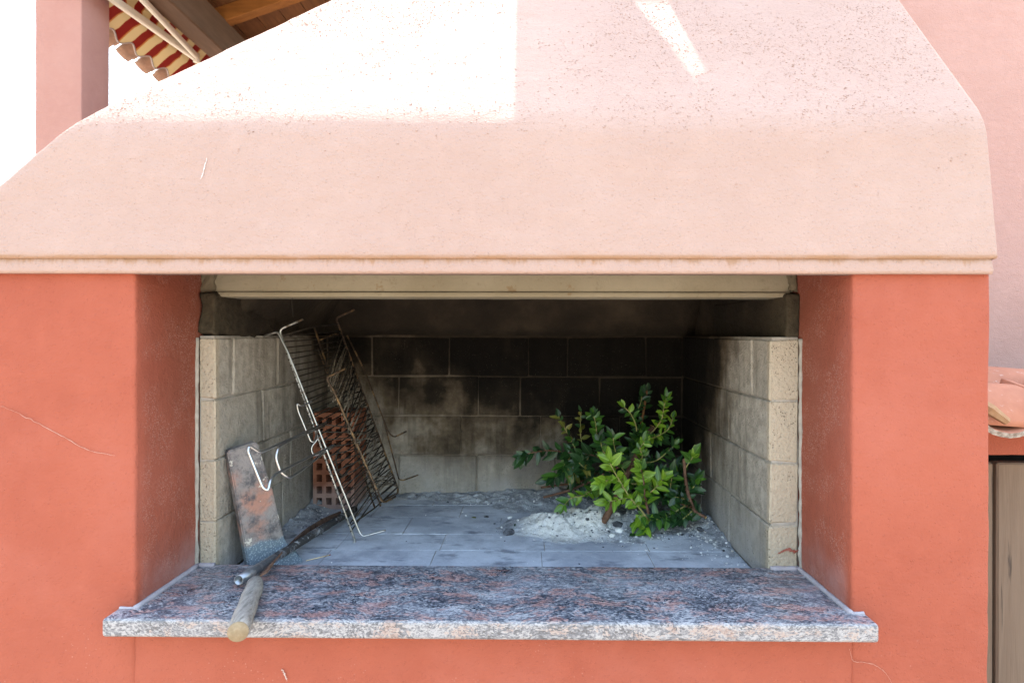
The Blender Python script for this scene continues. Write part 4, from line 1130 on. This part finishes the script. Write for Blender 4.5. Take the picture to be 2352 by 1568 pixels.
# channel tile whose open end shows, cover tiles laid across behind it
YT = 1.16
zc_ = at(2340, 1011, YT).z; xc_ = at(2340, 1000, YT).x
for k in range(4):
    barrel('channel_tile', (xc_ + .21 * k, YT, zc_ + .088), (xc_ + .21 * k, YT + .13, zc_ + .12), .090, .085, .011, TILE, cup, False, .05, math.pi - .05, edge=TILEEDGE)
for (ya, ra, Yc) in ((862, .085, 1.27), (817, .075, 1.45)):
    zt_ = at(2300, ya, Yc).z
    barrel('cover_tile', (XPR + .005, Yc, zt_ - ra), (XPR + 1.3, Yc - .02, zt_ - ra - .09), ra, ra, .012, TILE, cup, True, 0, math.pi, 18)
p0 = at(2273, 940, 1.17); p1 = at(2313, 968, 1.165)
V, Fs = tube_data([p0 + Vector((-.03, .02, .025)), p0, p1], [.012, .0125, .008], 6); obj('mortar_wedge', V, Fs, simple('ochre_mortar', (.25, .13, .065), (.28, .17, .095), 80, .9), cup)

# ------------------------------------------------------------------ left: porch post, roof and awning
xa, xb = at(80, 200, 3.6).x, at(187, 200, 3.6).x
o = rbox('porch_post', xa, xb, 3.6, 3.845, 0, E + 2.62, PINK, None, .008, .08, .001, 8); tag(o, 'square pink plastered post holding up the porch roof', 'post')
o = rbox('porch_wall', -3.05, XPR + .01, 7.25, 7.45, 0, E + 2.2, PINK, None, .01, .3, .002, 12); tag(o, 'pink plastered wall at the far end of the porch behind the barbecue', 'wall')
porch = empty('porch_roof', (-2.5, 5.4, E + 2.3), 'brown timber porch roof with clay tile eave', 'roof')
Y0, Y1 = 3.68, 7.2
SL = math.tan(R(19))
XE = -3.12
def deck_z(x): return E + 2.36 + (x - XE) * SL
xr_ = at(392, 0, 3.87).x; xl_ = at(334, 0, 3.87).x
beam('beam', xl_, xr_, Y0 - .01, Y1, E + 2.30, E + 2.58, BEAMY, porch, .01)
k = 0
x = XE
while x < 0.6:
    zz = deck_z(x + .1) + .13
    bm_ = chamfer_mesh('board', .196, Y1 - Y0, .022, .003, DECKM)
    o = link('board', bm_, porch, (x + .1, (Y0 + Y1) / 2, zz)); o.rotation_euler = (0, -math.atan(SL), 0); x += .2 * math.cos(math.atan(SL)) 
for j in range(6):
    yy = Y0 + .32 + .62 * j
    L = 3.5; bm_ = chamfer_mesh('rafter', L, .09, .13, .006, RAFTER)
    cxm = -3.0 + L / 2 * math.cos(math.atan(SL))
    o = link('rafter', bm_, porch, (cxm, yy, deck_z(cxm) + .052)); o.rotation_euler = (0, -math.atan(SL), 0)
ca = math.atan(SL)
j = 0; yy = Y0 + .08
while yy < Y1:
    zt = deck_z(XE) + .045
    p0 = Vector((XE - .22, yy, zt - .22 * SL - .02)); p1 = Vector((XE + .25, yy, zt + .25 * SL + .05))
    barrel('channel_tile', (p0.x + .03, yy + .11, p0.z - .03), (p1.x, yy + .11, p1.z + .02), .075, .085, .013, TILEP, porch, False, .1, math.pi - .1, 8)
    barrel('cover_tile', p0 + Vector((0, 0, .01)), p1 + Vector((0, 0, .04)), .078, .07, .013, TILEP, porch, True, -.1, math.pi + .1, 8)
    yy += .22
o = rbox('roof_covering', XE + .1, .7, Y0, Y1, 0, .03, TILEP, None, .004, .4, 0)
for v in o.data.vertices: v.co.z = deck_z(v.co.x) + .165 + v.co.z
o.parent = porch; o.location = -OFF[porch.name]
# awning
aw = empty('awning', (-2.85, 4.9, E + 2.18), 'red and cream striped awning with scalloped hem under the porch eave', 'awning')
hx, hz = at(320, 122, 4.33).x, at(320, 122, 4.33).z
fx, fz = hx + .15, hz + .12
ny_ = 150; V = []; Fs = []; prof = 9; hemP = []
for i in range(ny_ + 1):
    y = 3.72 + (6.6 - 3.72) * i / ny_; sc = .030 * math.cos((y - 4.13) * 2 * math.pi / .2)
    wv = .010 * math.sin((y - 4.1) * 2 * math.pi / .2)
    row = [Vector((hx - .0 - sc * .5, y, hz - sc * .75)), Vector((hx + .05, y, hz + .04)), Vector((hx + .10 + wv * .4, y, hz + .085)), Vector((fx - .01 + wv, y, fz - .012)), Vector((fx + .012 + wv, y, fz + .02)), Vector((fx + .012, y, fz + .08)), Vector((fx + .06, y, fz + .14)), Vector((fx + .14, y, fz + .10)), Vector((xl_ - .004, y, fz + .06))]
    hemP.append(row[0]); V += row
for i in range(ny_):
    for k in range(prof - 1): a = i * prof + k; Fs.append((a, a + 1, a + prof + 1, a + prof))
cl = obj('cloth', V, Fs, AWN, aw, True)
V, Fs = tube_data(hemP, .0065, 6); obj('hem_tape', V, Fs, HEM, cl, True)
el = atz(450, 134, 2.27)
def bar(name, p, q, w_, h_, mat, parent):
    d_ = (q - p); L = d_.length; me = chamfer_mesh(name, L, w_, h_, .008, mat); o_ = link(name, me, parent, (p + q) / 2); o_.rotation_euler = d_.to_track_quat('X', 'Z').to_euler(); return o_
q1 = atz(262, 0, 2.27); q2 = atz(326, 0, 2.27)
bar('arm', el, el + (q1 - el) * 1.5, .036, .055, CREAM, aw); bar('arm', el + Vector((.012, 0, .006)), q2 + (q2 - el) * .5, .030, .05, CREAM, aw)
tube('elbow_joint', [el + Vector((.004, 0, -.034)), el + Vector((.004, 0, .036))], .024, CREAM, aw, 14)
# ------------------------------------------------------------------ render defaults
scene.render.engine = 'CYCLES'
scene.render.resolution_x = 1024; scene.render.resolution_y = 682
scene.cycles.samples = 128
scene.cycles.use_denoising = True
scene.cycles.max_bounces = 8
